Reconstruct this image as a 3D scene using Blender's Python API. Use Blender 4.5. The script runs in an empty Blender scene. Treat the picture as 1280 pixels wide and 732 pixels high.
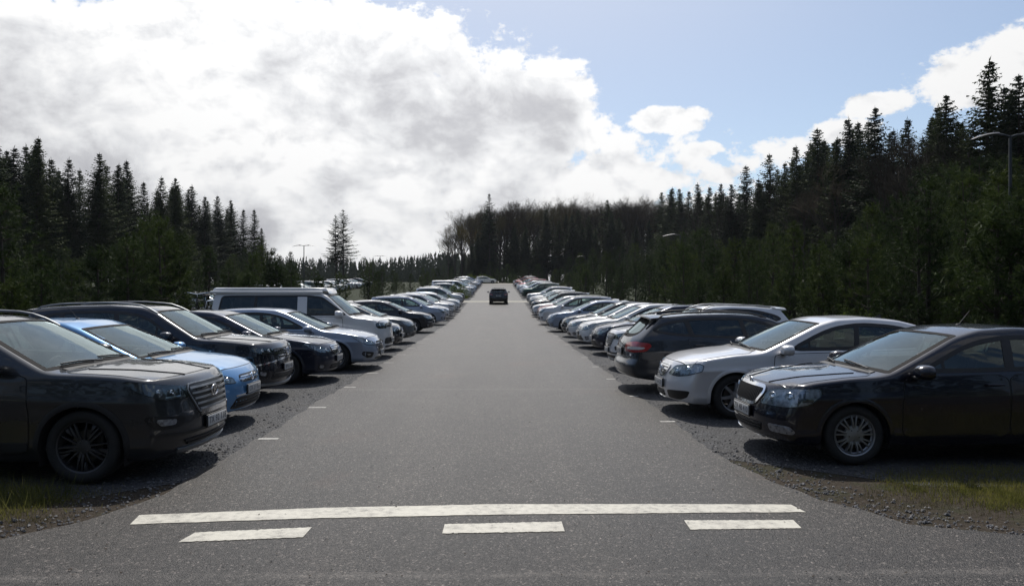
import bpy, math, random
import numpy as np
from mathutils import Vector, Matrix
from mathutils.bvhtree import BVHTree
from mathutils.geometry import delaunay_2d_cdt

R = math.radians
random.seed(7)
rng = np.random.default_rng(7)
scene = bpy.context.scene
COL = scene.collection

# ------------------------------------------------------------------ terrain
def ground_z(y):
    """flat near the camera, then a steady climb, levelling at the wood"""
    y = np.asarray(y, dtype=float)
    s0, s1, S = 38.0, 58.0, 0.0365
    t = np.clip((y - s0), 0, s1 - s0)
    z = S * t * t / (2 * (s1 - s0))
    z = z + S * np.clip(y - s1, 0, 150 - s1)
    u = np.clip(y - 150, 0, 40)
    z = z + S * (u - u * u / 80.0)
    return z

def gz(y):
    return float(ground_z(y))

def gslope(y):
    return (gz(y + .5) - gz(y - .5))

# ------------------------------------------------------------------ materials
def newmat(name):
    m = bpy.data.materials.new(name)
    m.use_nodes = True
    nt = m.node_tree
    return m, nt, nt.nodes['Principled BSDF']

def setp(b, **kw):
    names = {'base': 'Base Color', 'rough': 'Roughness', 'metal': 'Metallic', 'coat': 'Coat Weight',
             'coatr': 'Coat Roughness', 'spec': 'Specular IOR Level', 'ior': 'IOR'}
    for k, v in kw.items():
        i = b.inputs[names[k]]
        if k == 'base':
            v = (*v, 1) if len(v) == 3 else v
        i.default_value = v

def noise_node(nt, scale, detail=4, rough=.55, coords=None, dist=0):
    n = nt.nodes.new('ShaderNodeTexNoise')
    n.inputs['Scale'].default_value = scale
    n.inputs['Detail'].default_value = detail
    n.inputs['Roughness'].default_value = rough
    n.inputs['Distortion'].default_value = dist
    if coords is not None:
        nt.links.new(coords, n.inputs['Vector'])
    return n

def ramp(nt, fac, stops, interp='LINEAR'):
    r = nt.nodes.new('ShaderNodeValToRGB')
    r.color_ramp.interpolation = interp
    els = r.color_ramp.elements
    while len(els) < len(stops):
        els.new(.5)
    for e, (p, c) in zip(els, stops):
        e.position = p
        e.color = (*c, 1) if len(c) == 3 else c
    nt.links.new(fac, r.inputs['Fac'])
    return r.outputs['Color']

def mixc(nt, fac, a, b, mode='MIX'):
    m = nt.nodes.new('ShaderNodeMix')
    m.data_type = 'RGBA'
    m.blend_type = mode
    if isinstance(fac, (int, float)):
        m.inputs['Factor'].default_value = fac
    else:
        nt.links.new(fac, m.inputs['Factor'])
    for v, i in ((a, 6), (b, 7)):
        if isinstance(v, (tuple, list)):
            m.inputs[i].default_value = (*v, 1) if len(v) == 3 else v
        else:
            nt.links.new(v, m.inputs[i])
    return m.outputs[2]

def mth(nt, op, a, b=None, c=None, clamp=False):
    n = nt.nodes.new('ShaderNodeMath')
    n.operation = op
    n.use_clamp = clamp
    for i, v in enumerate((a, b, c)):
        if v is None:
            continue
        if isinstance(v, (int, float)):
            n.inputs[i].default_value = v
        else:
            nt.links.new(v, n.inputs[i])
    return n.outputs[0]

def bump(nt, h, strength, dist, b):
    n = nt.nodes.new('ShaderNodeBump')
    n.inputs['Strength'].default_value = strength
    n.inputs['Distance'].default_value = dist
    nt.links.new(h, n.inputs['Height'])
    nt.links.new(n.outputs['Normal'], b.inputs['Normal'])

def objco(nt):
    return nt.nodes.new('ShaderNodeTexCoord').outputs['Object']

def simple(name, base, rough=.5, metal=0., coat=0., spec=.5, var=.0, vscale=8):
    m, nt, b = newmat(name)
    setp(b, base=base, rough=rough, metal=metal, coat=coat, spec=spec)
    if var:
        n = noise_node(nt, vscale, 5, .6, objco(nt))
        c = ramp(nt, n.outputs[0], [(.3, tuple(x * (1 - var) for x in base)), (.7, tuple(min(1, x * (1 + var)) for x in base))])
        nt.links.new(c, b.inputs['Base Color'])
        r = nt.nodes.new('ShaderNodeMapRange')
        nt.links.new(n.outputs[0], r.inputs[0])
        r.inputs[3].default_value = max(0, rough - .08)
        r.inputs[4].default_value = min(1, rough + .12)
        nt.links.new(r.outputs[0], b.inputs['Roughness'])
    return m

PAINTS = {}
def paint(name, base, metal=.5, rough=.32):
    """car paint: metallic flake under clear coat with road dust low down"""
    if name in PAINTS:
        return PAINTS[name]
    m, nt, b = newmat('paint_' + name)
    co = objco(nt)
    n = noise_node(nt, 2.2, 5, .6, co)
    fl = noise_node(nt, 900, 2, .5, co)
    c = ramp(nt, fl.outputs[0], [(.35, tuple(x * .86 for x in base)), (.65, tuple(min(1, x * 1.14) for x in base))])
    sep = nt.nodes.new('ShaderNodeSeparateXYZ')
    nt.links.new(co, sep.inputs[0])
    # road dust, heavier near the sills (object z)
    lo = nt.nodes.new('ShaderNodeMapRange')
    nt.links.new(sep.outputs[2], lo.inputs[0])
    lo.inputs[1].default_value = .15
    lo.inputs[2].default_value = .75
    lo.inputs[3].default_value = .12
    lo.inputs[4].default_value = .015
    du = mth(nt, 'MULTIPLY', lo.outputs[0], mth(nt, 'MULTIPLY', n.outputs[0], 1.3), clamp=True)
    nt.links.new(mixc(nt, du, c, (.085, .078, .068)), b.inputs['Base Color'])
    nt.links.new(mth(nt, 'ADD', mth(nt, 'MULTIPLY', du, .5), rough), b.inputs['Roughness'])
    nt.links.new(mth(nt, 'SUBTRACT', metal, mth(nt, 'MULTIPLY', du, metal)), b.inputs['Metallic'])
    b.inputs['Coat Weight'].default_value = .9
    nt.links.new(mth(nt, 'ADD', mth(nt, 'MULTIPLY', n.outputs[0], .03), .01), b.inputs['Coat Roughness'])
    b.inputs['Coat IOR'].default_value = 1.5
    PAINTS[name] = m
    return m

def glass_mat(name, tint, extra=0.0, dust=.04):
    m = bpy.data.materials.new(name)
    m.use_nodes = True
    nt = m.node_tree
    nt.nodes.clear()
    out = nt.nodes.new('ShaderNodeOutputMaterial')
    tr = nt.nodes.new('ShaderNodeBsdfTransparent')
    tr.inputs[0].default_value = (*tint, 1)
    gl = nt.nodes.new('ShaderNodeBsdfGlossy')
    gl.inputs['Roughness'].default_value = .02
    gl.inputs['Color'].default_value = (.82, .97, 1, 1)
    df = nt.nodes.new('ShaderNodeBsdfDiffuse')
    df.inputs[0].default_value = (.35, .34, .32, 1)
    fr = nt.nodes.new('ShaderNodeFresnel')
    fr.inputs['IOR'].default_value = 1.55
    f = mth(nt, 'MULTIPLY_ADD', fr.outputs[0], 1.05, extra, clamp=True)
    co = objco(nt)
    n = noise_node(nt, 3.5, 6, .65, co)
    d = mth(nt, 'MULTIPLY', ramp(nt, n.outputs[0], [(.35, (.15, .15, .15)), (.5, (.7, .7, .7)), (.68, (2.2, 2.2, 2.2))]), dust * 1.6)
    mx0 = nt.nodes.new('ShaderNodeMixShader')
    nt.links.new(d, mx0.inputs[0])
    nt.links.new(tr.outputs[0], mx0.inputs[1])
    nt.links.new(df.outputs[0], mx0.inputs[2])
    mx = nt.nodes.new('ShaderNodeMixShader')
    nt.links.new(f, mx.inputs[0])
    nt.links.new(mx0.outputs[0], mx.inputs[1])
    nt.links.new(gl.outputs[0], mx.inputs[2])
    nt.links.new(mx.outputs[0], out.inputs[0])
    return m

M = {}
M['black_plastic'] = simple('black_plastic', (.018, .018, .019), .5, var=.3)
M['trim_plastic'] = simple('trim_plastic', (.018, .018, .019), .6, var=.3)
M['rubber'] = simple('tyre_rubber', (.02, .02, .02), .8, var=.35, vscale=20)
M['chrome'] = simple('chrome', (.75, .76, .78), .12, 1)
M['rim_silver'] = simple('rim_silver', (.30, .31, .33), .38, .8, var=.2)
M['rim_dark'] = simple('rim_dark', (.07, .07, .075), .4, .6, var=.2)
M['brake'] = simple('brake_steel', (.12, .11, .1), .5, .8)
M['grille_black'] = simple('grille_black', (.008, .008, .009), .35)
M['lamp_inner'] = simple('lamp_inner', (.34, .35, .38), .28, .75, var=.6, vscale=22)
M['lamp_dark'] = simple('lamp_dark', (.035, .037, .042), .3, .3, var=.5, vscale=25)
M['reflector'] = simple('reflector', (.8, .82, .85), .12, 1)
M['lamp_glass'] = glass_mat('lamp_glass', (.93, .95, .97), .04, .02)
M['windscreen'] = glass_mat('windscreen_glass', (.84, .91, .89), .03, .035)
M['frit'] = simple('glass_frit', (.010, .010, .011), .75, spec=.12)
M['side_glass'] = glass_mat('side_glass', (.5, .6, .57), .02, .03)
M['privacy_glass'] = glass_mat('privacy_glass', (.08, .09, .09), .02, .03)
M['tail_red'] = simple('tail_red', (.30, .012, .012), .15, coat=1, var=.3, vscale=30)
M['tail_clear'] = simple('tail_clear', (.5, .48, .46), .2, coat=1)
M['amber'] = simple('amber_lens', (.6, .2, .03), .2, coat=1)
M['plate_white'] = simple('plate_white', (.5, .5, .49), .4, var=.15, vscale=20)
M['plate_ink'] = simple('plate_ink', (.02, .02, .03), .5)
M['interior'] = simple('interior_trim', (.022, .022, .024), .8)
M['seat_cloth'] = simple('seat_cloth', (.06, .06, .066), .9, var=.2, vscale=40)
M['dash'] = simple('dash_plastic', (.06, .06, .062), .6, var=.3)
M['paper'] = simple('paper', (.7, .7, .68), .8)
M['galv'] = simple('galvanised_steel', (.30, .31, .32), .45, .7, var=.25, vscale=6)
M['lamp_paint'] = simple('lamp_post_paint', (.045, .048, .052), .4, .3, var=.25, vscale=6)
M['lamp_head'] = simple('lamp_head', (.06, .063, .068), .5, .1, var=.15)

# ------------------------------------------------------------------ mesh helpers
def mk_mesh(name, verts, faces, mats=None, midx=None, smooth=True, sharp=None):
    me = bpy.data.meshes.new(name)
    verts = np.asarray(verts, dtype=np.float32)
    if isinstance(faces, np.ndarray):
        nf, k = faces.shape
        me.vertices.add(len(verts))
        me.vertices.foreach_set('co', verts.ravel())
        me.loops.add(nf * k)
        me.loops.foreach_set('vertex_index', faces.astype(np.int32).ravel())
        me.polygons.add(nf)
        me.polygons.foreach_set('loop_start', np.arange(0, nf * k, k, dtype=np.int32))
    else:
        me.from_pydata(verts.tolist(), [], faces)
    if mats:
        for m in mats:
            me.materials.append(m)
    if midx is not None:
        me.polygons.foreach_set('material_index', np.asarray(midx, dtype=np.int32))
    if smooth:
        me.polygons.foreach_set('use_smooth', np.ones(len(me.polygons), dtype=bool))
    me.update(calc_edges=True)
    me.validate()
    if sharp:
        me.set_sharp_from_angle(angle=R(sharp))
    return me

def link(name, me, parent=None, **props):
    o = bpy.data.objects.new(name, me)
    COL.objects.link(o)
    if parent is not None:
        o.parent = parent
    for k, v in props.items():
        o[k] = v
    return o

class MB:
    """collects primitive shapes into one mesh"""
    def __init__(s):
        s.v = []; s.f = []; s.m = []; s.mats = []
    def mi(s, mat):
        if mat not in s.mats:
            s.mats.append(mat)
        return s.mats.index(mat)
    def add(s, verts, faces, mat):
        o = len(s.v); k = s.mi(mat)
        s.v.extend([tuple(map(float, v)) for v in verts])
        for f in faces:
            s.f.append([int(i) + o for i in f]); s.m.append(k)
    def box(s, c, d, mat, rot=None, bev=0.0):
        x, y, z = d[0] / 2, d[1] / 2, d[2] / 2
        if bev <= 0:
            vs = [(-x, -y, -z), (x, -y, -z), (x, y, -z), (-x, y, -z), (-x, -y, z), (x, -y, z), (x, y, z), (-x, y, z)]
            fs = [(0, 3, 2, 1), (4, 5, 6, 7), (0, 1, 5, 4), (1, 2, 6, 5), (2, 3, 7, 6), (3, 0, 4, 7)]
        else:
            # rounded box: stacked rounded rectangles
            vs = []; fs = []
            bev = min(bev, x * .98, y * .98, z * .98)
            rings = [(-z, bev), (-z + bev * .3, bev * .3), (-z + bev, 0), (z - bev, 0), (z - bev * .3, bev * .3), (z, bev)]
            n = 16
            for zz, ins in rings:
                for q in range(n):
                    a = 2 * math.pi * (q + .5) / n
                    cx = (x - bev) * (1 if math.cos(a) > 0 else -1)
                    cy = (y - bev) * (1 if math.sin(a) > 0 else -1)
                    rr = bev - ins
                    vs.append((cx + rr * math.cos(a), cy + rr * math.sin(a), zz))
            for r in range(len(rings) - 1):
                for q in range(n):
                    a = r * n + q; b = r * n + (q + 1) % n
                    fs.append((a, b, b + n, a + n))
            fs.append(list(range(n))[::-1]); fs.append([(len(rings) - 1) * n + q for q in range(n)])
        mt = Matrix.Translation(c) @ (rot.to_4x4() if rot is not None else Matrix())
        s.add([mt @ Vector(v) for v in vs], fs, mat)
    def tube(s, pts, r, mat, n=8, cap=True, closed=False):
        pts = [Vector(p) for p in pts]
        rs = r if isinstance(r, (list, tuple)) else [r] * len(pts)
        vs = []; fs = []
        N = len(pts)
        ref = None
        for i, p in enumerate(pts):
            a = pts[(i - 1) % N] if (i > 0 or closed) else p
            b = pts[(i + 1) % N] if (i < N - 1 or closed) else p
            t = (b - a).normalized()
            if ref is None:
                ref = t.orthogonal().normalized()
            u = (ref - t * ref.dot(t))
            if u.length < 1e-5:
                u = t.orthogonal()
            u.normalize(); ref = u
            w = t.cross(u)
            for q in range(n):
                an = 2 * math.pi * q / n
                vs.append(p + (u * math.cos(an) + w * math.sin(an)) * rs[i])
        for i in range(N if closed else N - 1):
            j = (i + 1) % N
            for q in range(n):
                fs.append((i * n + q, i * n + (q + 1) % n, j * n + (q + 1) % n, j * n + q))
        if cap and not closed:
            fs.append(list(range(n))[::-1]); fs.append([(N - 1) * n + q for q in range(n)])
        s.add(vs, fs, mat)
    def lathe(s, prof, mat, n=32, axis='y', c=(0, 0, 0), closed=False):
        """prof: list of (radius, offset along axis)"""
        vs = []; fs = []
        for (r, h) in prof:
            for q in range(n):
                a = 2 * math.pi * q / n
                if axis == 'y':
                    vs.append((c[0] + r * math.cos(a), c[1] + h, c[2] + r * math.sin(a)))
                elif axis == 'x':
                    vs.append((c[0] + h, c[1] + r * math.cos(a), c[2] + r * math.sin(a)))
                else:
                    vs.append((c[0] + r * math.cos(a), c[1] + r * math.sin(a), c[2] + h))
        P = len(prof)
        for i in range(P if closed else P - 1):
            j = (i + 1) % P
            for q in range(n):
                fs.append((i * n + q, j * n + q, j * n + (q + 1) % n, i * n + (q + 1) % n))
        s.add(vs, fs, mat)
    def ball(s, c, r, mat, n=10, sq=(1, 1, 1)):
        vs = []; fs = []
        for i in range(n + 1):
            ph = math.pi * i / n
            for q in range(2 * n):
                a = math.pi * q / n
                vs.append((c[0] + r * sq[0] * math.sin(ph) * math.cos(a), c[1] + r * sq[1] * math.sin(ph) * math.sin(a), c[2] + r * sq[2] * math.cos(ph)))
        for i in range(n):
            for q in range(2 * n):
                a = i * 2 * n + q; b = i * 2 * n + (q + 1) % (2 * n)
                fs.append((a, a + 2 * n, b + 2 * n, b))
        s.add(vs, fs, mat)
    def mesh(s, name, sharp=35):
        return mk_mesh(name, s.v, s.f, s.mats, s.m, True, sharp)

def build(name, mb, parent=None, sharp=35, **props):
    return link(name, mb.mesh(name, sharp), parent, **props)

# ------------------------------------------------------------------ 2-D curve helpers
def smooth_fn(pts, sigma=.04, n=600):
    p = np.array(pts, float)
    lo, hi = p[0, 0], p[-1, 0]
    xs = np.linspace(lo - .6, hi + .6, n)
    ys = np.interp(xs, p[:, 0], p[:, 1])
    # extend end slopes
    if len(p) > 1:
        pass
    dx = xs[1] - xs[0]
    k = int(max(1, round(3 * sigma / dx)))
    t = np.arange(-k, k + 1) * dx
    g = np.exp(-.5 * (t / sigma) ** 2); g /= g.sum()
    yp = np.convolve(np.pad(ys, k, mode='edge'), g, mode='valid')
    return lambda q: np.interp(q, xs, yp)

def chaikin(pts, it=2, closed=True, keep=.25):
    p = [np.array(q, float) for q in pts]
    for _ in range(it):
        o = []
        n = len(p)
        for i in range(n if closed else n - 1):
            a = p[i]; b = p[(i + 1) % n]
            o.append(a * (1 - keep) + b * keep); o.append(a * keep + b * (1 - keep))
        if not closed:
            o = [p[0]] + o + [p[-1]]
        p = o
    return np.array(p)

def resample(poly, step, closed=True):
    p = np.array(poly, float)
    if closed:
        p = np.vstack([p, p[:1]])
    seg = np.linalg.norm(np.diff(p, axis=0), axis=1)
    L = np.concatenate([[0], np.cumsum(seg)])
    n = max(4, int(round(L[-1] / step)))
    t = np.linspace(0, L[-1], n + 1)
    q = np.column_stack([np.interp(t, L, p[:, i]) for i in range(p.shape[1])])
    return q[:-1] if closed else q

def area(p):
    return .5 * np.sum(p[:, 0] * np.roll(p[:, 1], -1) - np.roll(p[:, 0], -1) * p[:, 1])

def inset(p, w):
    p = np.asarray(p, float)
    s = 1 if area(p) > 0 else -1
    d = np.roll(p, -1, 0) - np.roll(p, 1, 0)
    d /= np.maximum(np.linalg.norm(d, axis=1, keepdims=True), 1e-9)
    nrm = np.column_stack([-d[:, 1], d[:, 0]]) * s
    return p + nrm * w

def in_poly(poly, x, y):
    poly = np.asarray(poly)
    x = np.asarray(x); y = np.asarray(y)
    ins = np.zeros(x.shape, bool)
    n = len(poly)
    for i in range(n):
        x1, y1 = poly[i]; x2, y2 = poly[(i + 1) % n]
        if y1 == y2:
            continue
        c = ((y1 > y) != (y2 > y)) & (x < (x2 - x1) * (y - y1) / (y2 - y1) + x1)
        ins ^= c
    return ins

def clip_poly(poly, a, b, c):
    """keep a*x+b*y<=c"""
    out = []
    n = len(poly)
    for i in range(n):
        p = poly[i]; q = poly[(i + 1) % n]
        dp = a * p[0] + b * p[1] - c; dq = a * q[0] + b * q[1] - c
        if dp <= 0:
            out.append(p)
        if dp * dq < 0:
            t = dp / (dp - dq)
            out.append(p + (q - p) * t)
    return np.array(out)

def cdt(poly, step):
    poly = np.asarray(poly)
    x0, y0 = poly.min(0); x1, y1 = poly.max(0)
    gx = np.arange(x0 + step / 2, x1, step); gy = np.arange(y0 + step / 2, y1, step)
    pts = [Vector(p) for p in poly.tolist()]
    if len(gx) and len(gy):
        X, Y = np.meshgrid(gx, gy)
        X = X.ravel(); Y = Y.ravel()
        pin = inset(poly, step * .45)
        k = in_poly(pin, X, Y)
        pts += [Vector((a, b)) for a, b in zip(X[k], Y[k])]
    n = len(poly)
    r = delaunay_2d_cdt(pts, [(i, (i + 1) % n) for i in range(n)], [], 1, 1e-6)
    return np.array([[v.x, v.y] for v in r[0]]), [list(f) for f in r[2]], r[1]
# ------------------------------------------------------------------ cars
PAINT0 = simple('paint_blank', (.3, .3, .3), .3)

class Car:
    def __init__(s, sp):
        s.sp = sp
        g = sp.get
        s.L, s.W, s.H = sp['L'], sp['W'], sp['H']
        s.hw = s.W / 2
        s.T0 = smooth_fn(sp['top'], g('tsig', .045))
        s.nose = smooth_fn(sp['nose'], .035)
        s.tail = smooth_fn(sp['tail'], .035)
        s.beltf = smooth_fn(sp['belt'], .1)
        L = s.L
        s.botf = smooth_fn(sp.get('bot', [(0, .24), (.5, .19), (1.3, .2), (L - 1.2, .2), (L - .5, .24), (L, .32)]), .06)
        s.Wp = smooth_fn(sp.get('plan', [(0, .90), (.2, .945), (.5, .975), (1.0, .995), (1.6, 1), (L - 1.4, 1), (L - .7, .985), (L - .25, .955), (L, .92)]), .1)
        s.P = smooth_fn(sp.get('sec', [(0, .80), (.14, .84), (.27, .945), (.34, .975), (.44, .972), (.6, .985), (.74, .995), (.79, 1.004), (.83, .988), (.92, .972), (1.0, .955), (1.3, .955)]), .014)
        s.tilt = g('tilt', .36)
        s.nb, s.tb = g('nb', .30), g('tb', .22)
        s.bowf, s.bowr = g('bowf', .17), g('bowr', .12)
        dc, dt = sp['ws']
        s.bow = smooth_fn([(0, 0), (dc - .25, 0), (dc, s.bowf), (dt, s.bowf * .9), (dt + .5, 0), (L - 1.4, 0), (L - .9, -s.bowr), (L, -s.bowr)], .05)
        s.crown = smooth_fn([(0, .05), (.3, .05), (dc, .035), (dt, .05), (dt + .4, .05), (L, .05)], .1)
        s.taper = smooth_fn([(0, 0), (L * .5, 0), (L, g('taper', .10))], .1)
        ds = np.linspace(-.1, L + .1, 700)
        z = s.T0(ds) - .05
        for _ in range(40):
            z = .5 * z + .5 * s.T(ds, s.S(ds, z))
        s.ze = lambda q: np.interp(q, ds, z)
        s.make()

    def S(s, d, z):
        b = s.beltf(d)
        w = s.hw * s.Wp(d) * s.P(np.minimum(z / b, 1.0))
        h = np.maximum(z - b, 0)
        return np.maximum(w - h * (s.tilt + s.taper(d)) - h * h * .18, .2)

    def T(s, d, y):
        yy = np.abs(y) / s.hw
        dd = d - s.bow(d) * yy ** 2
        return s.T0(dd) - s.crown(d) * yy ** 2.2

    def make(s):
        sp = s.sp
        nx, ny, nz = sp.get('grid', (130, 22, 46))
        I, J, K = np.meshgrid(np.arange(nx + 1), np.arange(ny + 1), np.arange(nz + 1), indexing='ij')
        surf = (I == 0) | (I == nx) | (J == 0) | (J == ny) | (K == 0) | (K == nz)
        idx = -np.ones(surf.shape, int)
        idx[surf] = np.arange(surf.sum())
        i, j, k = I[surf], J[surf], K[surf]
        t = i / nx
        t = .8 * t + .2 * (.5 - .5 * np.cos(np.pi * t))
        b = 2 * j / ny - 1
        b = b * .85 + .15 * np.sin(b * np.pi / 2)
        c = k / nz
        L = s.L
        y = b * s.hw
        z = .3 + c
        d = t * L
        for _ in range(25):
            dmin = s.nose(z) + s.nb * (np.abs(y) / s.hw) ** 2.6
            dmax = L - s.tail(z) - s.tb * (np.abs(y) / s.hw) ** 2.8
            d = .5 * d + .5 * (dmin + (dmax - dmin) * t)
            zb = s.botf(d)
            ze = s.ze(d)
            zs = zb + (ze - zb) * c
            y = .5 * y + .5 * b * s.S(d, zs)
            z = zb + (s.T(d, b * s.S(d, ze)) - zb) * c
        V = np.column_stack([L / 2 - d, y, z])
        F = []
        def quads(a, flip):
            q = np.stack([a[:-1, :-1], a[1:, :-1], a[1:, 1:], a[:-1, 1:]], -1).reshape(-1, 4)
            return q[:, ::-1] if flip else q
        F.append(quads(idx[0, :, :], True)); F.append(quads(idx[nx, :, :], False))
        F.append(quads(idx[:, 0, :], False)); F.append(quads(idx[:, ny, :], True))
        F.append(quads(idx[:, :, 0], True)); F.append(quads(idx[:, :, nz], False))
        F = np.vstack(F)
        # x axis is reversed versus the index -> flip everything
        F = F[:, ::-1]
        e = np.vstack([F[:, [0, 1]], F[:, [1, 2]], F[:, [2, 3]], F[:, [3, 0]]])
        e = np.unique(np.sort(e, 1), axis=0)
        deg = np.zeros(len(V)); np.add.at(deg, e[:, 0], 1); np.add.at(deg, e[:, 1], 1)
        for _ in range(sp.get('smooth', 2)):
            acc = np.zeros_like(V)
            np.add.at(acc, e[:, 0], V[e[:, 1]]); np.add.at(acc, e[:, 1], V[e[:, 0]])
            V = .5 * V + .5 * acc / deg[:, None]
        # check orientation
        n = np.cross(V[F[:, 1]] - V[F[:, 0]], V[F[:, 2]] - V[F[:, 0]])
        cen = V[F].mean(1)
        if (n[:, 2][cen[:, 2] > s.H * .9]).sum() < 0:
            F = F[:, ::-1]; n = -n
        s.V, s.F = V, F
        vn = np.zeros_like(V)
        n2 = np.cross(V[F[:, 2]] - V[F[:, 0]], V[F[:, 3]] - V[F[:, 1]])
        for q in range(4):
            np.add.at(vn, F[:, q], n2)
        s.VN = vn / np.maximum(np.linalg.norm(vn, axis=1, keepdims=True), 1e-9)
        s.bvh = BVHTree.FromPolygons(V.tolist(), F.tolist())
        # wrap curves for nose and tail
        s.wrap = {}
        for end in (1, -1):
            pts = []
            z0 = sp.get('zwrap', .62)
            cx = end * (s.L / 2 - .95)
            for an in np.linspace(-math.pi * .62, math.pi * .62, 161):
                dr = Vector((end * math.cos(an), math.sin(an), 0))
                h = s.bvh.ray_cast(Vector((cx, 0, z0)) + dr * 3, -dr)
                if h[0] is not None:
                    pts.append((h[0].x, h[0].y))
            pts = np.array(pts)
            pts = pts if pts[0, 1] < pts[-1, 1] else pts[::-1]
            arc = np.concatenate([[0], np.cumsum(np.linalg.norm(np.diff(pts, axis=0), axis=1))])
            arc -= np.interp(0, pts[:, 1], arc)
            tx = np.gradient(pts[:, 0], arc); ty = np.gradient(pts[:, 1], arc)
            ks = np.ones(9) / 9
            tx = np.convolve(np.pad(tx, 4, mode='edge'), ks, 'valid'); ty = np.convolve(np.pad(ty, 4, mode='edge'), ks, 'valid')
            nx_, ny_ = ty, -tx
            if (nx_[len(nx_) // 2]) * end < 0:
                nx_, ny_ = -nx_, -ny_
            s.wrap[end] = (arc, pts, nx_, ny_)

    # --- projections: (u, v) -> point, normal
    def _cast(s, o, dr):
        h = s.bvh.ray_cast(o, dr)
        if h[0] is None:
            q = s.bvh.find_nearest(o + dr * ((-o).dot(dr) if False else .6))
            return q[0], q[1]
        return h[0], h[1]
    def snorm(s, p, fi_n):
        return fi_n
    def side(s, sg):
        def f(d, z):
            h = s.bvh.ray_cast(Vector((s.L / 2 - d, sg * 3, z)), Vector((0, -sg, 0)))
            if h[0] is None:
                h = s.bvh.find_nearest(Vector((s.L / 2 - d, sg * s.hw, z)))
            return h[0], h[1]
        return f
    def top(s):
        def f(d, y):
            h = s.bvh.ray_cast(Vector((s.L / 2 - d, y, 4)), Vector((0, 0, -1)))
            if h[0] is None:
                h = s.bvh.find_nearest(Vector((s.L / 2 - d, y, 1)))
            return h[0], h[1]
        return f
    def end(s, en):
        arc, pts, nx_, ny_ = s.wrap[en]
        def f(p, z):
            x = np.interp(p, arc, pts[:, 0]); y = np.interp(p, arc, pts[:, 1])
            n = Vector((np.interp(p, arc, nx_), np.interp(p, arc, ny_), 0)).normalized()
            h = s.bvh.ray_cast(Vector((x, y, z)) + n * .6, -n)
            if h[0] is None:
                h = s.bvh.find_nearest(Vector((x, y, z)))
            return h[0], h[1]
        return f
    def face(s, en):
        def f(y, z):
            h = s.bvh.ray_cast(Vector((en * (s.L / 2 + 1), y, z)), Vector((-en, 0, 0)))
            if h[0] is None:
                h = s.bvh.find_nearest(Vector((en * s.L / 2, y, z)))
            return h[0], h[1]
        return f

def _skirt(mb_v, mb_f, P, N, loop, off, skirt, flip):
    o = len(mb_v)
    for i in loop:
        mb_v.append(P[i] + N[i] * off)
    for i in loop:
        mb_v.append(P[i] - N[i] * skirt)
    n = len(loop)
    for i in range(n):
        j = (i + 1) % n
        f = [o + i, o + j, o + n + j, o + n + i]
        mb_f.append(f[::-1] if flip else f)

def patch(mb, proj, poly, mat, step=.05, off=.003, skirt=.01, outl=.02, dome=0):
    poly = resample(poly, outl)
    if area(poly) < 0:
        poly = poly[::-1]
    uv, faces, _ = cdt(poly, step)
    P = []; N = []
    for u, v in uv:
        p, n = proj(u, v)
        P.append(p); N.append(n)
    if dome:
        ctr = poly.mean(0); rmax = np.abs(poly - ctr).max(0)
    verts = []
    for q, (p, n) in enumerate(zip(P, N)):
        o = off
        if dome:
            e = ((uv[q] - ctr) / rmax)
            o += dome * max(0, 1 - float(e @ e))
        verts.append(p + n * o)
    fs = []
    flips = 0
    for f in faces:
        a, b, c = (verts[f[0]], verts[f[1]], verts[f[2]])
        if (b - a).cross(c - a).dot(N[f[0]]) < 0:
            f = f[::-1]; flips += 1
        fs.append(list(f))
    flip = flips > len(faces) / 2
    if skirt:
        cnt = {}
        for f in fs:
            for q in range(len(f)):
                a, b = f[q], f[(q + 1) % len(f)]
                cnt[(a, b)] = 1
        for (a, b) in list(cnt):
            if (b, a) not in cnt:
                o = len(verts)
                verts += [P[a] - N[a] * skirt, P[b] - N[b] * skirt]
                fs.append([b, a, o, o + 1])
    mb.add(verts, fs, mat)

def ring(mb, proj, outer, inner, mat, off=.004, skirt=.01):
    n = len(outer)
    verts = []; fs = []
    PO = [proj(*q) for q in outer]; PI_ = [proj(*q) for q in inner]
    for P in (PO, PI_):
        for p, nn in P:
            verts.append(p + nn * off)
    for P in (PO, PI_):
        for p, nn in P:
            verts.append(p - nn * skirt)
    for i in range(n):
        j = (i + 1) % n
        f = [i, j, n + j, n + i]
        a, b, c = verts[f[0]], verts[f[1]], verts[f[2]]
        fl = (b - a).cross(c - a).dot(PO[i][1]) < 0
        g1 = [j, i, 2 * n + i, 2 * n + j]; g2 = [n + i, n + j, 3 * n + j, 3 * n + i]
        for q in (f, g1, g2):
            fs.append(q[::-1] if fl else q)
    mb.add(verts, fs, mat)

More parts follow.
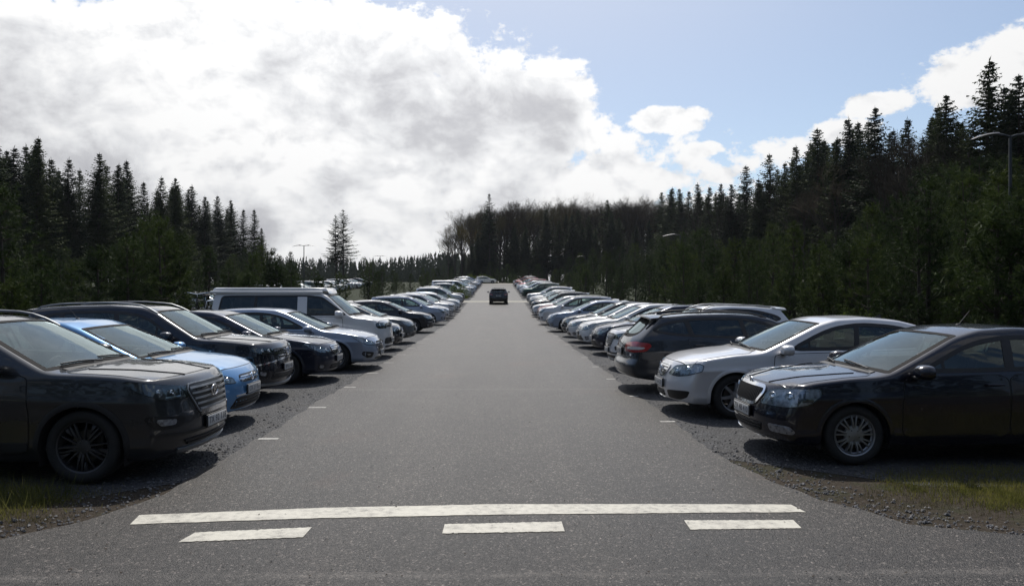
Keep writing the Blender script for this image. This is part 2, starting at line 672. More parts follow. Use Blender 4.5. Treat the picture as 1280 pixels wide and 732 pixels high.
def strip(mb, proj, pts, w, mat, off=.004, skirt=.008, step=.03):
    """raised band of width w following an open polyline in projection space"""
    p = resample(np.array(pts, float), step, closed=False)
    d = np.gradient(p, axis=0); d /= np.maximum(np.linalg.norm(d, axis=1, keepdims=True), 1e-9)
    nr = np.column_stack([-d[:, 1], d[:, 0]])
    ww = np.asarray(w) if np.ndim(w) else np.full(len(p), w)
    if np.ndim(w):
        ww = np.interp(np.linspace(0, 1, len(p)), np.linspace(0, 1, len(w)), w)
    a = p + nr * ww[:, None] / 2; b = p - nr * ww[:, None] / 2
    poly = np.vstack([a, b[::-1]])
    n = len(p)
    A = [proj(*q) for q in a]; B = [proj(*q) for q in b]
    verts = [q[0] + q[1] * off for q in A] + [q[0] + q[1] * off for q in B] + [q[0] - q[1] * skirt for q in A] + [q[0] - q[1] * skirt for q in B]
    fs = []
    for i in range(n - 1):
        f = [i, n + i, n + i + 1, i + 1]
        x, y, z = verts[f[0]], verts[f[1]], verts[f[2]]
        fl = (y - x).cross(z - x).dot(A[i][1]) < 0
        g1 = [i + 1, 2 * n + i + 1, 2 * n + i, i]; g1 = [2 * n + i, i, i + 1, 2 * n + i + 1]
        g2 = [n + i, 3 * n + i, 3 * n + i + 1, n + i + 1]
        for q in (f, g1, g2):
            fs.append(q[::-1] if fl else q)
    fs.append([0, 2 * n, 3 * n, n]); fs.append([n - 1, 2 * n - 1, 4 * n - 1, 3 * n - 1])
    mb.add(verts, fs, mat)

def text_mesh(txt, size, mat, depth=.002):
    cu = bpy.data.curves.new('txt', 'FONT')
    cu.body = txt; cu.size = size; cu.align_x = 'CENTER'; cu.align_y = 'CENTER'; cu.extrude = depth
    cu.resolution_u = 3
    o = bpy.data.objects.new('txt', cu)
    COL.objects.link(o)
    dg = bpy.context.evaluated_depsgraph_get()
    me = bpy.data.meshes.new_from_object(o.evaluated_get(dg))
    V = [v.co.copy() for v in me.vertices]; F = [list(p.vertices) for p in me.polygons]
    bpy.data.objects.remove(o); bpy.data.curves.remove(cu); bpy.data.meshes.remove(me)
    return V, F

# ---- wheels: shared meshes by kind
_wheels = {}
def wheel_meshes(r, w, rim_r, style, mat):
    key = (r, w, rim_r, style, mat.name)
    if key in _wheels:
        return _wheels[key]
    h = w / 2
    t = MB()
    prof = [(rim_r, -h * .8), (rim_r + .01, -h * .92), (rim_r + (r - rim_r) * .5, -h), (r - .02, -h * .93), (r - .004, -h * .75), (r, -h * .5), (r, 0), (r, h * .5), (r - .004, h * .75), (r - .02, h * .93),
            (rim_r + (r - rim_r) * .5, h), (rim_r + .01, h * .92), (rim_r, h * .8)]
    t.lathe(prof, M['rubber'], 48)
    for k in (-.45, 0, .45):
        t.lathe([(r + .0005, h * k - .004), (r - .006, h * k - .004), (r - .006, h * k + .004), (r + .0005, h * k + .004)], M['black_plastic'], 48)
    rm = MB()
    # outward is +y
    rm.lathe([(rim_r, -h * .8), (rim_r * .93, -h * .7), (rim_r * .9, 0), (rim_r * .93, h * .55), (rim_r * .965, h * .84), (rim_r + .004, h * .9), (rim_r + .006, h * .78)], mat, 48)
    yo = h * .62
    def spoke(a0, w0, w1, twist=0, y0=yo + .0, y1=yo * 1.05, th=.022, r0=.05, r1=None):
        r1 = r1 or rim_r * .95
        vs = []; n = 5
        for q in range(n):
            f = q / (n - 1)
            rr = r0 + (r1 - r0) * f; a = a0 + twist * f
            ww = (w0 * (1 - f) + w1 * f) / 2
            yy = y0 + (y1 - y0) * f + .012 * math.sin(f * math.pi)
            for (sx, sy) in ((-1, 0), (-.7, 1), (.7, 1), (1, 0), (1, -1.2), (-1, -1.2)):
                ca, sa = math.cos(a), math.sin(a)
                ox = sx * ww
                vs.append((rr * ca - ox * sa, yy + (sy * th / 2 if sy else 0), rr * sa + ox * ca))
        fs = []
        for q in range(n - 1):
            for e in range(6):
                a_ = q * 6 + e; b_ = q * 6 + (e + 1) % 6
                fs.append((a_, a_ + 6, b_ + 6, b_))
        rm.add(vs, fs, mat)
    if style == 'split':      # ten split spokes on a wheel cover
        for k in range(9):
            a = 2 * math.pi * k / 9 + .2
            spoke(a - .09, .022, .02, -.05); spoke(a + .09, .022, .02, .05)
        rm.lathe([(rim_r * .97, yo * 1.02), (rim_r * .9, yo * 1.1), (rim_r * .86, yo * 1.0)], mat, 48)
        rm.lathe([(.105, yo - .01), (.10, yo + .012), (.05, yo + .02), (0.001, yo + .022)], mat, 32)
    elif style == 'turbine':  # two-tone five double spokes with machined faces
        for k in range(5):
            a = 2 * math.pi * k / 5 + math.pi / 2
            spoke(a - .16, .03, .016, .06); spoke(a + .16, .03, .016, -.06)
            spoke(a + math.pi / 5, .02, .012)
            spoke(a - .30, .01, .05, .02, r0=rim_r * .6)
        rm.lathe([(.075, yo - .01), (.07, yo + .015), (.03, yo + .02), (0.001, yo + .02)], mat, 24)
    elif style == 'seven':
        for k in range(7):
            spoke(2 * math.pi * k / 7 + .3, .05, .045)
        rm.lathe([(.08, yo - .01), (.075, yo + .012), (.03, yo + .018), (0.001, yo + .018)], mat, 24)
    elif style == 'mesh10':
        for k in range(10):
            spoke(2 * math.pi * k / 10 + .3, .03, .026)
        rm.lathe([(.08, yo - .01), (.075, yo + .012), (.03, yo + .018), (0.001, yo + .018)], mat, 24)
    else:
        for k in range(5):
            a = 2 * math.pi * k / 5 + math.pi / 2
            spoke(a, .085, .06)
        rm.lathe([(.08, yo - .01), (.075, yo + .012), (.03, yo + .018), (0.001, yo + .018)], mat, 24)
    for k in range(5):
        a = 2 * math.pi * k / 5 + .5
        rm.ball((.055 * math.cos(a), yo + .018, .055 * math.sin(a)), .008, M['brake'], 4)
    hb = MB()
    hb.lathe([(.001, 0), (.15, 0), (.15, .02), (.001, .02)], M['brake'], 32, c=(0, -.01, 0))
    hb.lathe([(.07, -.02), (.07, h * .5), (.001, h * .5)], M['black_plastic'], 20)
    hb.box((-.12, .0, .06), (.09, .07, .16), M['black_plastic'], bev=.02)
    _wheels[key] = (hb.mesh('wheel'), t.mesh('tyre', 50), rm.mesh('rim'))
    return _wheels[key]

def seat_mesh(wd=.5):
    b = MB()
    b.box((0, 0, .42), (.52, wd, .16), M['seat_cloth'], bev=.07)
    b.box((-.30, 0, .76), (.13, wd, .62), M['seat_cloth'], Matrix.Rotation(R(-14), 3, 'Y'), bev=.06)
    if wd < .7:
        b.box((-.405, 0, 1.15), (.09, .26, .19), M['seat_cloth'], Matrix.Rotation(R(-10), 3, 'Y'), bev=.045)
        for sy in (-.06, .06):
            b.tube([(-.37, sy, 1.0), (-.395, sy, 1.12)], .006, M['chrome'], 5)
    else:
        for yy in (-.42, 0, .42):
            b.box((-.405, yy, 1.12), (.09, .26, .15), M['seat_cloth'], Matrix.Rotation(R(-10), 3, 'Y'), bev=.045)
    return b.mesh('seat')
_SEAT = [None, None]

def ellipse(cx, cy, a, b, n=20):
    return np.array([(cx + a * math.cos(2 * math.pi * q / n), cy + b * math.sin(2 * math.pi * q / n)) for q in range(n)])

def mir(poly):
    p = np.array(poly, float).copy(); p[:, 0] *= -1
    return p[::-1]

def make_car(sp, kind, label, category, group=None, detail=True):
    c = Car(sp)
    g = sp.get
    L, hw, r = c.L, c.hw, sp['r']
    root = bpy.data.objects.new(kind, None)
    COL.objects.link(root)
    root['label'] = label; root['category'] = category
    if group:
        root['group'] = group
    Ra = g('Ra', r + .045)
    zlow = .17
    wheels_d = (sp['fo'], sp['fo'] + sp['wb'])
    def arch(d0, R_):
        pts = [(d0 - R_, zlow)]
        pts += [(d0 - R_ * math.cos(a), r + R_ * .98 * math.sin(a)) for a in np.linspace(0, math.pi, 25)]
        pts += [(d0 + R_, zlow)]
        return np.array(pts)
    # ---- masks
    V, F = c.V, c.F
    D = L / 2 - V[:, 0]; Y = V[:, 1]; Z = V[:, 2]
    vd = np.zeros(len(V), bool)
    for wd in wheels_d:
        a = arch(wd, Ra + .004)
        a = np.vstack([a, [(wd + Ra, -.1), (wd - Ra, -.1)]])
        vd |= in_poly(a, D, Z) & (np.abs(Y) > hw - .36)
    delA = vd[F].any(1)
    dlo = resample(chaikin(sp['dlo'], 2, keep=g('dlokeep', .2)), .03)
    if area(dlo) < 0: dlo = dlo[::-1]
    dl_in = in_poly(inset(dlo, .006), D, Z) & (np.abs(Y) > hw * .45)
    VNy = np.abs(c.VN[:, 1])
    delS = (dl_in & (VNy > .5))[F].all(1)
    # windscreen outline in (d, y)
    dc, dt = sp['ws']
    def screen(d0, d1, sgn, edge=.055, lo=.03, hi=.03):
        dd = np.linspace(d0 + lo, d1 - hi, 14)
        half = []
        for q in dd:
            x = q
            for _ in range(8):
                yv = float(c.S(x, c.ze(x))) - edge
                x = q + float(c.bow(x)) * (yv / hw) ** 2
            half.append((x, yv))
        half = np.array(half)
        def row(q, ym):
            out = []
            for yv in np.linspace(-ym, ym, 13)[1:-1]:
                x = q
                for _ in range(8):
                    x = q + float(c.bow(x)) * (yv / hw) ** 2
                out.append((x, yv))
            return out
        bot = row(dd[0], half[0, 1]); topr = row(dd[-1], half[-1, 1])
        left = half.copy(); left[:, 1] *= -1
        poly = np.vstack([left[::1], np.array(topr), half[::-1], np.array(bot)[::-1]])
        return resample(chaikin(poly, 1), .04)
    ws = screen(dc, dt, 1)
    if area(ws) < 0: ws = ws[::-1]
    wsd = (in_poly(inset(ws, .006), D, Y) & (c.VN[:, 2] > .15) & (Z > c.beltf(D) * .8))[F].all(1)
    fast = 'rg' in sp
    if fast:
        rg = screen(sp['rg'][0], sp['rg'][1], -1, edge=g('rgedge', .10))
        if area(rg) < 0: rg = rg[::-1]
        rgd = (in_poly(inset(rg, .006), D, Y) & (c.VN[:, 2] > .15) & (Z > .8))[F].all(1)
        rproj = c.top()
    else:
        z0, y0, z1, y1 = sp['rw']
        rg = resample(chaikin([(-y0, z0), (y0, z0), (y1, z1), (-y1, z1)], 3, keep=.2), .03)
        if area(rg) < 0: rg = rg[::-1]
        rgd = (in_poly(inset(rg, .006), Y, Z) & (D > L - 1.1) & (c.VN[:, 0] < -.1))[F].all(1)
        rproj = c.face(-1)
    keep = ~(delA | delS | wsd | rgd)
    # ---- body
    b = MB()
    Fk = F[keep]
    used = np.unique(Fk); remap = -np.ones(len(V), int); remap[used] = np.arange(len(used))
    b.add(V[used].tolist(), remap[Fk].tolist(), PAINT0)
    lipm = M['trim_plastic'] if g('clad') else PAINT0
    lw = .055 if g('clad') else .05
    for wd in wheels_d:
        for sg in (1, -1):
            pj = c.side(sg)
            o = arch(wd, Ra + lw); i_ = arch(wd, Ra)
            o[0, 1] = o[-1, 1] = zlow; 
            # open strip between o and i_
            n = len(o)
            A = [pj(*q) for q in o]; B = [pj(*q) for q in i_]
            Ya = [abs(q[0].y) for q in A]
            vs = []
            for q in A: vs.append(q[0] + q[1] * .003)
            for qa, qb in zip(A, B):
                m_ = (qa[0] + qb[0]) / 2; m_.y = sg * (max(abs(qa[0].y), abs(qb[0].y)) + .012); vs.append(m_)
            for q in B: vs.append(Vector((q[0].x, sg * (abs(q[0].y) + .012), q[0].z)))
            for q in B: vs.append(Vector((q[0].x, sg * (abs(q[0].y) - .04), q[0].z)))
            fs = []
            for lay in range(3):
                for k in range(n - 1):
                    f = [lay * n + k, lay * n + k + 1, (lay + 1) * n + k + 1, (lay + 1) * n + k]
                    fs.append(f if sg > 0 else f[::-1])
            b.add(vs, fs, lipm)
            # wheel well
            well = arch(wd, Ra + .004)
            vs = []; yi = sg * (hw - .42)
            for (qd, qz) in well:
                vs.append((L / 2 - qd, sg * (hw - .045), qz))
            for (qd, qz) in well:
                vs.append((L / 2 - qd, yi, qz))
            n = len(well)
            fs = [[k, k + 1, n + k + 1, n + k] for k in range(n - 1)]
            fs.append([n + k for k in range(n)])
            b.add(vs, fs, M['interior'])
    body = build('body', b, root, 40)
    # ---- inner lining
    if detail:
        Vi = V - c.VN * .05
        m2 = keep & (Z[F].min(1) > .36)
        Fi = F[m2]; used = np.unique(Fi); remap = -np.ones(len(V), int); remap[used] = np.arange(len(used))
        me = mk_mesh('cabin_lining', Vi[used], remap[Fi][:, ::-1].copy(), [M['interior']])
        link('cabin_lining', me, root)
        b = MB(); b.box((-.1, 0, .34), (L - 1.7, 2 * hw - .25, .04), M['interior'])
        build('cabin_floor', b, root)
    # ---- windscreen
    top = c.top()
    b = MB(); patch(b, top, inset(ws, .02), M['windscreen'], .09, .0, 0, .05)
    w_ = build('windscreen', b, root)
    b = MB(); ring(b, top, ws, inset(ws, .055), M['frit'], .003, .02)
    build('windscreen_seal', b, w_)
    b = MB(); patch(b, rproj, inset(rg, .02), M['privacy_glass'] if g('priv') else M['side_glass'], .09, .0, 0, .05)
    w_ = build('rear_window', b, root)
    b = MB(); ring(b, rproj, rg, inset(rg, .055), M['frit'], .003, .02)
    build('window_seal', b, w_)
    # ---- side windows
    pil = sp['pillars']          # list of (d at belt, d at roof, width)
    zt_ = dlo[:, 1].max(); zb_ = dlo[:, 1].min()
    for sg in (1, -1):
        pj = c.side(sg)
        b = MB(); ring(b, pj, dlo, inset(dlo, g('sealw', .045)), M['black_plastic'], .004, .02)
        if g('chrome_dlo'):
            ring(b, pj, inset(dlo, -.014), inset(dlo, .0), M['chrome'], .006, .01)
        seal = build('window_seal', b, root)
        rest = inset(dlo, .015)
        cuts = []
        for (da, db, w) in pil:
            # line through (da, zb_) and (db, zt_)
            nx_, nz_ = (zt_ - zb_), -(db - da)
            ln = math.hypot(nx_, nz_); nx_ /= ln; nz_ /= ln
            cc = nx_ * da + nz_ * zb_
            strip_poly = clip_poly(clip_poly(inset(dlo, .02), nx_, nz_, cc + w / 2), -nx_, -nz_, -(cc - w / 2))
            if len(strip_poly) > 2:
                b = MB(); patch(b, pj, strip_poly, M['black_plastic'] if w < .2 else PAINT0, .08, .003, .02, .05)
                build('pillar', b, seal)
            cuts.append((nx_, nz_, cc))
        cur = rest
        panes = []
        for (a_, b_, c_) in cuts:
            panes.append(clip_poly(cur, a_, b_, c_)); cur = clip_poly(cur, -a_, -b_, -c_)
        panes.append(cur)
        for q, pn in enumerate(panes):
            if len(pn) < 3 or abs(area(pn)) < .01:
                continue
            b = MB(); patch(b, pj, pn, M['privacy_glass'] if (g('priv') and q > 0) else M['side_glass'], .12, -.002, 0, .06)
            build('side_window', b, root)
    # ---- doors
    zl = g('doorz', .30)
    nd = g('ndoors', 2)
    dlow = lambda q: float(np.interp(q, *zip(*sp['dbelt']))) if 'dbelt' in sp else None
    df, dB, dC = sp['doord']
    beltz = lambda q: (min([p[1] for p in dlo if abs(p[0] - q) < .12], default=float(c.beltf(q)))) - .025
    arc_r = arch(wheels_d[1], Ra + .07)
    fd = [(df, zl), (df - .01, .65), (df + .03, beltz(df + .4) - .02), (dB - .006, beltz(dB)), (dB - .006, zl)]
    ra = wheels_d[1] - Ra - .07
    if nd == 2:
        rd = [(dB + .006, zl), (ra + .01, zl), (ra + .03, r + .12), (ra + .16, r + Ra * .80), (min(dC - .06, ra + .34), r + Ra + .10), (dC, beltz(dC - .15) - .03), (dC - .03, beltz(dC - .2)), (dB + .006, beltz(dB))]
    for sg in (1, -1):
        pj = c.side(sg)
        for poly, hd in ((fd, dB - .17), (rd, dC - .22)) if nd == 2 else ((fd, dB - .17),):
            pl = resample(chaikin(poly, 2, keep=.08), .03)
            if area(pl) < 0: pl = pl[::-1]
            b = MB()
            patch(b, pj, inset(pl, .004), PAINT0, .06, .004, .003, .03)
            ring(b, pj, inset(pl, -.006), inset(pl, .006), M['grille_black'], .0012, .002)
            dr = build('door', b, root)
            if g('clad'):
                cb = MB()
                lo = clip_poly(inset(pl, .006), 0, 1, zl + .10)
                if len(lo) > 2:
                    patch(cb, pj, lo, M['trim_plastic'], .08, .012, .01, .04)
                    build('cladding', cb, dr)
            hz = beltz(hd) - .10
            p, n = pj(hd, hz)
            hb = MB()
            pts = [p + Vector((.09, sg * .012, 0)), p + Vector((.085, sg * .035, .0)), p + Vector((0, sg * .045, 0)), p + Vector((-.085, sg * .035, 0)), p + Vector((-.09, sg * .012, 0))]
            hb.tube(pts, [.009, .011, .012, .011, .009], M['chrome'] if g('chrome_handle') else PAINT0, 8)
            build('door_handle', hb, dr)
    # ---- bonnet shut line + bonnet panel
    bo = []
    d_front = g('bonnet0', .16)
    for q in np.linspace(d_front + .12, dc - .03, 12):
        bo.append((q, float(c.S(q, c.ze(q))) - g('bonin', .09)))
    bo = np.array(bo)
    fr = [(d_front + c.nb * .75 * (abs(yv) / hw) ** 2.6, yv) for yv in np.linspace(-.62, .62, 15) * hw]
    lf = bo.copy(); lf[:, 1] *= -1
    bk = [(dc - .02 + c.bowf * (yv / hw) ** 2, yv) for yv in np.linspace(bo[-1, 1], -bo[-1, 1], 13)[1:-1]]
    poly = np.vstack([np.array(fr), bo, np.array(bk), lf[::-1]])
    pl = resample(chaikin(poly, 1), .03)
    if area(pl) < 0: pl = pl[::-1]
    b = MB(); patch(b, top, inset(pl, .004), PAINT0, .06, .004, .003, .03)
    ring(b, top, inset(pl, -.005), inset(pl, .005), M['grille_black'], .0012, .002)
    if g('ridge'):
        for sg in (1, -1):
            strip(b, top, [(dc - .1, sg * .55), (.5, sg * .40), (.2, sg * .30)], [.05, .08, .06], PAINT0, .012, .002)
    build('bonnet', b, root)
    # ---- wipers / cowl
    b = MB()
    strip(b, top, [(dc - .02 + c.bowf * (yv / hw) ** 2, yv) for yv in np.linspace(-.72, .72, 13) * hw], .07, M['black_plastic'], .006, .01)
    build('cowl_panel', b, root)
    for (ya, yb, dd_) in ((.55, -.05, .16), (-.12, -.62, .12)):
        b = MB(); pts = []
        for q in np.linspace(0, 1, 9):
            yv = ya + (yb - ya) * q
            dq = dc + c.bowf * (yv / hw) ** 2 + dd_ * q * .6 + .0
            p, n = top(dq, yv)
            pts.append(p + n * (.03 + .012 * math.sin(q * math.pi)))
        b.tube(pts, .009, M['black_plastic'], 6)
        pts2 = [p - Vector((0, 0, .018)) for p in pts[2:]]
        b.tube(pts2, .006, M['rubber'], 5)
        build('wiper', b, root)
    # ---- front end
    fe = c.end(1)
    for hp in (sp['head'], mir(sp['head'])):
        pl = resample(chaikin(hp, 2, keep=.12), .02)
        if area(pl) < 0: pl = pl[::-1]
        b = MB(); patch(b, fe, pl, M[g('headmat', 'lamp_inner')], .05, .002, .004, .02)
        ring(b, fe, pl, inset(pl, .010), M['grille_black'], .004, .002)
        hl = build('headlight', b, root)
        b = MB()
        sgn = 1 if pl[:, 0].mean() > 0 else -1
        for (pp, zz, rr) in sp['bulbs']:
            p, n = fe(sgn * pp, zz)
            n2 = Vector((n.x, n.y, 0)).normalized()
            rot = n2.to_track_quat('Y', 'Z').to_matrix()
            vs = []
            prof = [(rr, .004), (rr * .94, .010), (rr * .84, .004), (rr * .6, .0), (rr * .45, .003), (rr * .42, .012), (rr * .2, .02), (.0005, .022)]
            t_ = MB(); t_.lathe(prof, M['reflector'], 20)
            b.add([p + rot @ Vector(v) for v in t_.v], t_.f, M['reflector'])
        for seg in sp.get('drl', []):
            strip(b, fe, [(sgn * a, z_) for a, z_ in seg], .016, M['reflector'], .008, .004)
        build('reflector', b, hl)
        b = MB(); patch(b, fe, inset(pl, .004), M['lamp_glass'], .05, .012, .008, .02, dome=.012)
        build('lens', b, hl)
    for gi, gr in enumerate(sp['grilles']):
        pl = resample(chaikin(gr['poly'], 2, keep=.10), .025)
        if area(pl) < 0: pl = pl[::-1]
        b = MB(); patch(b, fe, pl, M['grille_black'], .05, .001, .003, .02)
        x0, x1 = pl[:, 0].min(), pl[:, 0].max(); z0, z1 = pl[:, 1].min(), pl[:, 1].max()
        bm_ = M[gr.get('bar', 'black_plastic')]
        pin = inset(pl, .012)
        if gr.get('h'):
            for k in range(gr['h']):
                zz = z0 + (z1 - z0) * (k + .8) / (gr['h'] + .6)
                xs = np.linspace(x0, x1, 60); k_ = in_poly(pin, xs, np.full(60, zz))
                if k_.sum() > 3:
                    xs = xs[k_]
                    strip(b, fe, [(xx, zz + gr.get('sag', 0) * (abs(xx) / max(abs(x1), .1)) ** 2) for xx in np.linspace(xs[0], xs[-1], 9)], gr.get('bw', .018), bm_, gr.get('bo', .014), .004)
        if gr.get('v'):
            for k in range(gr['v']):
                xx = x0 + (x1 - x0) * (k + .5) / gr['v']
                zs = np.linspace(z0, z1, 60); k_ = in_poly(pin, np.full(60, xx), zs)
                if k_.sum() > 3:
                    zs = zs[k_]
                    strip(b, fe, [(xx, zs[0]), (xx, (zs[0] + zs[-1]) / 2), (xx, zs[-1])], gr.get('bw', .014), bm_, .014, .004)
        if gr.get('ring'):
            ring(b, fe, inset(pl, -gr['ring'] * .5), inset(pl, gr['ring'] * .5), M[gr.get('rm', 'chrome')], .016, .004)
        if gr.get('chin'):
            zz = z0
            strip(b, fe, [(q, z0 + .01 + .0 * abs(q)) for q in np.linspace(gr['chin'][0], gr['chin'][1], 9)], gr['chin'][2], M['chrome'], .02, .004)
        go = build('grille' if gi == 0 else 'air_intake', b, root)
        if gi == 0 and g('badge'):
            zc = g('badgez', (z0 + z1) / 2)
            p, n = fe(0, zc)
            br = g('badger', .062)
            bb = MB()
            asp = 1.0
            if sp['badge'] == 'ovalH':
                asp = .52 / .8
            ringp = [p + Vector((.03, br * math.cos(a), br * asp * math.sin(a))) for a in np.linspace(0, 2 * math.pi, 28)[:-1]]
            bb.tube(ringp, .007, M['chrome'], 6, closed=True)
            def stroke(pts, w=.008):
                bb.tube([p + Vector((.03, a * br, z_ * br * asp)) for a, z_ in pts], w * .8, M['chrome'], 5)
            k = sp['badge']
            if k == 'ovalH':
                stroke([(.35, -.7), (.15, .75)]); stroke([(-.15, -.75), (-.35, .7)]); stroke([(.28, -.1), (-.28, .1)])
            elif k == 'VW':
                stroke([(.38, .85), (0, .12), (-.38, .85)]); stroke([(.75, .45), (.4, -.75), (0, 0.02), (-.4, -.75), (-.75, .45)])
            elif k == 'wing':
                stroke([(-.6, -.2), (0, .5), (.3, .1), (.6, .2)]); stroke([(-.3, -.1), (0, -.6)])
            elif k == 'oval':
                stroke([(.5, 0), (.2, .3), (-.2, -.3), (-.5, 0)])
            build('badge', bb, go)
    for fg in sp.get('fogs', []):
        for q in (fg['poly'], mir(fg['poly'])):
            pl = resample(chaikin(q, 2, keep=.12), .02)
            b = MB(); patch(b, fe, pl, M[fg.get('mat', 'grille_black')], .04, .002, .004, .02)
            if fg.get('lens', True):
                cc = pl.mean(0)
                sc_ = fg.get('ls', .6)
                patch(b, fe, (pl - cc) * sc_ + cc, M['lamp_inner'], .04, .012, .01, .02)
            if fg.get('ring'):
                ring(b, fe, inset(resample(pl, .02), -.004), inset(resample(pl, .02), .008), M['chrome'], .012, .004)
            build('fog_light' if fg.get('lens', True) else 'bumper_vent', b, root)
    for q in sp.get('lower', []):   # dark lower bumper bands (wrap coords polyline, width, mat)
        b = MB(); strip(b, fe, q[0], q[1], M[q[2]], q[3] if len(q) > 3 else .008, .004)
        build('bumper_trim', b, root)
    # number plates
    for en, zc, txt in ((1, sp['platez'], g('plate')), (-1, g('rplatez', .85), g('plate'))):
        fp = c.face(en)
        p, n = fp(0, zc)
        p2, _ = fp(.22, zc)
        xx = p.x + en * .012
        b = MB()
        tiltm = Matrix.Rotation(en * (math.atan2(n.z, abs(n.x)) * -1), 3, 'Y')
        b.box((xx, 0, zc), (.02, .54, .135), M['black_plastic'], bev=.008)
        b.box((xx + en * .008, 0, zc), (.012, .505, .11), M['plate_white'], bev=.005)
        pl_o = build('number_plate', b, root)
        b = MB()
        if txt:
            TV, TF = text_mesh(txt, .098, M['plate_ink'])
            sx = 1.12
            b.add([(xx + en * (.0135 + v.z), en * v.x * sx, zc + v.y) for v in TV], TF, M['plate_ink'])
        else:
            rr = random.Random(hash(kind + str(L)) & 255)
            yv = -.2
            TV, TF = text_mesh(g('ptxt', 'VX 40 118'), .098, M['plate_ink'])
            b.add([(xx + en * (.0135 + v.z), en * v.x * 1.0, zc + v.y) for v in TV], TF, M['plate_ink'])
        build('lettering', b, pl_o)
    # ---- tail
    te = c.end(-1)
    for tp in (sp['taill'], mir(sp['taill'])):
        pl = resample(chaikin(tp, 2, keep=.12), .02)
        if area(pl) < 0: pl = pl[::-1]
        b = MB(); patch(b, te, pl, M['tail_red'], .05, .008, .006, .02, dome=.01)
        ring(b, te, inset(pl, -.004), inset(pl, .008), M['grille_black'], .006, .004)
        cc = pl.mean(0); patch(b, te, (pl - cc) * np.array([.7, .28]) + cc - np.array([0, .02]), M['tail_clear'], .04, .021, .01, .02)
        build('tail_light', b, root)
    b = MB()
    strip(b, te, [(q, g('rbz', .36)) for q in np.linspace(-.95, .95, 21)], .14, M['trim_plastic'], .010, .004)
    build('bumper_trim', b, root)
    if g('tailgate'):
        b = MB()
        tg = resample(chaikin(sp['tailgate'], 2, keep=.1), .04)
        if area(tg) < 0: tg = tg[::-1]
        ring(b, c.face(-1), inset(tg, -.006), inset(tg, .006), M['grille_black'], .002, .002)
        build('tailgate_gap', b, root)
    if g('spoiler'):
        b = MB()
        zr = float(c.T0(L - .5))
        y_ = float(c.S(L - .45, c.ze(L - .45)))
        yc = np.linspace(-y_, y_, 17)
        vs = []; n = len(yc)
        x0s, z0s = sp['spoiler']
        for (ox, oz) in ((.16, .0), (0, .012), (-.20, -.01), (-.21, -.035), (-.02, -.05)):
            for yv in yc:
                vs.append((-L / 2 + x0s + ox + .10 * (abs(yv) / y_) ** 2, yv * 1.0, z0s + oz - .045 * (abs(yv) / y_) ** 2.2))
        fs = []
        for a in range(4):
            for q in range(n - 1):
                fs.append([a * n + q, a * n + q + 1, (a + 1) * n + q + 1, (a + 1) * n + q])
        fs.append([a * n for a in range(5)]); fs.append([a * n + n - 1 for a in range(5)][::-1])
        b.add(vs, fs, PAINT0)
        build('spoiler', b, root)
    if g('rwiper'):
        b = MB(); pts = []
        for q in np.linspace(0, 1, 8):
            p, n = c.face(-1)(-.02 + .34 * q, sp['rw'][0] + .02 + .06 * q)
            pts.append(p + n * .025)
        b.tube(pts, .011, M['black_plastic'], 6); build('wiper', b, root)
    # ---- mirrors
    for sg in (1, -1):
        md = g('mird', dc + .42); mz = g('mirz', float(c.beltf(md)) + .045)
        p, n = c.side(sg)(md, mz - .02)
        b = MB()
        b.box((p.x, p.y + sg * .05, mz - .03), (.07, .12, .03), M['black_plastic'], bev=.012)
        ctr = Vector((p.x - .01, p.y + sg * .155, mz + .035))
        ms = g('mirs', 1.0)
        vs = []
        n1 = 14
        prof = [(.085, .15), (.075, .62), (.045, .88), (.0, 1.0), (-.045, .98), (-.062, .93)]
        for (xo, f_) in prof:
            for q in range(n1):
                a = 2 * math.pi * q / n1
                ca, sa = math.cos(a), math.sin(a)
                e = .78
                vs.append((ctr.x + xo * ms, ctr.y + ms * .115 * f_ * math.copysign(abs(ca) ** e, ca), ctr.z + ms * .078 * f_ * math.copysign(abs(sa) ** e, sa)))
        fs = []
        for k in range(len(prof) - 1):
            for q in range(n1):
                fs.append([k * n1 + q, k * n1 + (q + 1) % n1, (k + 1) * n1 + (q + 1) % n1, (k + 1) * n1 + q])
        fs.append(list(range(n1))[::-1])
        b.add(vs, fs, PAINT0)
        vs2 = vs[-n1:]
        b.add([(v[0] + .004, v[1], v[2]) for v in vs2], [list(range(n1))], M['chrome'])
        build('wing_mirror', b, root)
    # ---- rails / antenna
    if g('rails'):
        d0, d1 = sp['rails'][:2]
        for sg in (1, -1):
            b = MB(); pts = []
            for q in np.linspace(0, 1, 15):
                dd = d0 + (d1 - d0) * q
                yv = float(c.S(dd, c.ze(dd))) - .04
                p, n = top(dd, sg * yv)
                up = .045 * min(1, 6 * q, 6 * (1 - q)) + .002
                pts.append(p + Vector((0, 0, up)))
            b.tube(pts, .015, M[sp['rails'][2]], 8)
            build('roof_rail', b, root)
    if g('antenna'):
        b = MB(); p, n = top(sp['antenna'], 0)
        if g('antk') == 'rod':
            b.ball(p, .03, M['black_plastic'], 6, (1.2, .7, .5)); b.tube([p, p + Vector((-.13, 0, .16))], [.006, .004], M['black_plastic'], 6)
        else:
            b.add([p + Vector(v) for v in ((.07, .0, -.01), (-.07, .028, -.01), (-.07, -.028, -.01), (-.065, 0, .055))], [(0, 1, 3), (0, 3, 2), (1, 2, 3)], M['black_plastic'])
        build('antenna', b, root)
    # ---- wheels
    rm = sp.get('rim', ('seven', 'rim_silver'))
    wm = wheel_meshes(r, g('tw', .215), g('rimr', r * .66), rm[0], M[rm[1]])
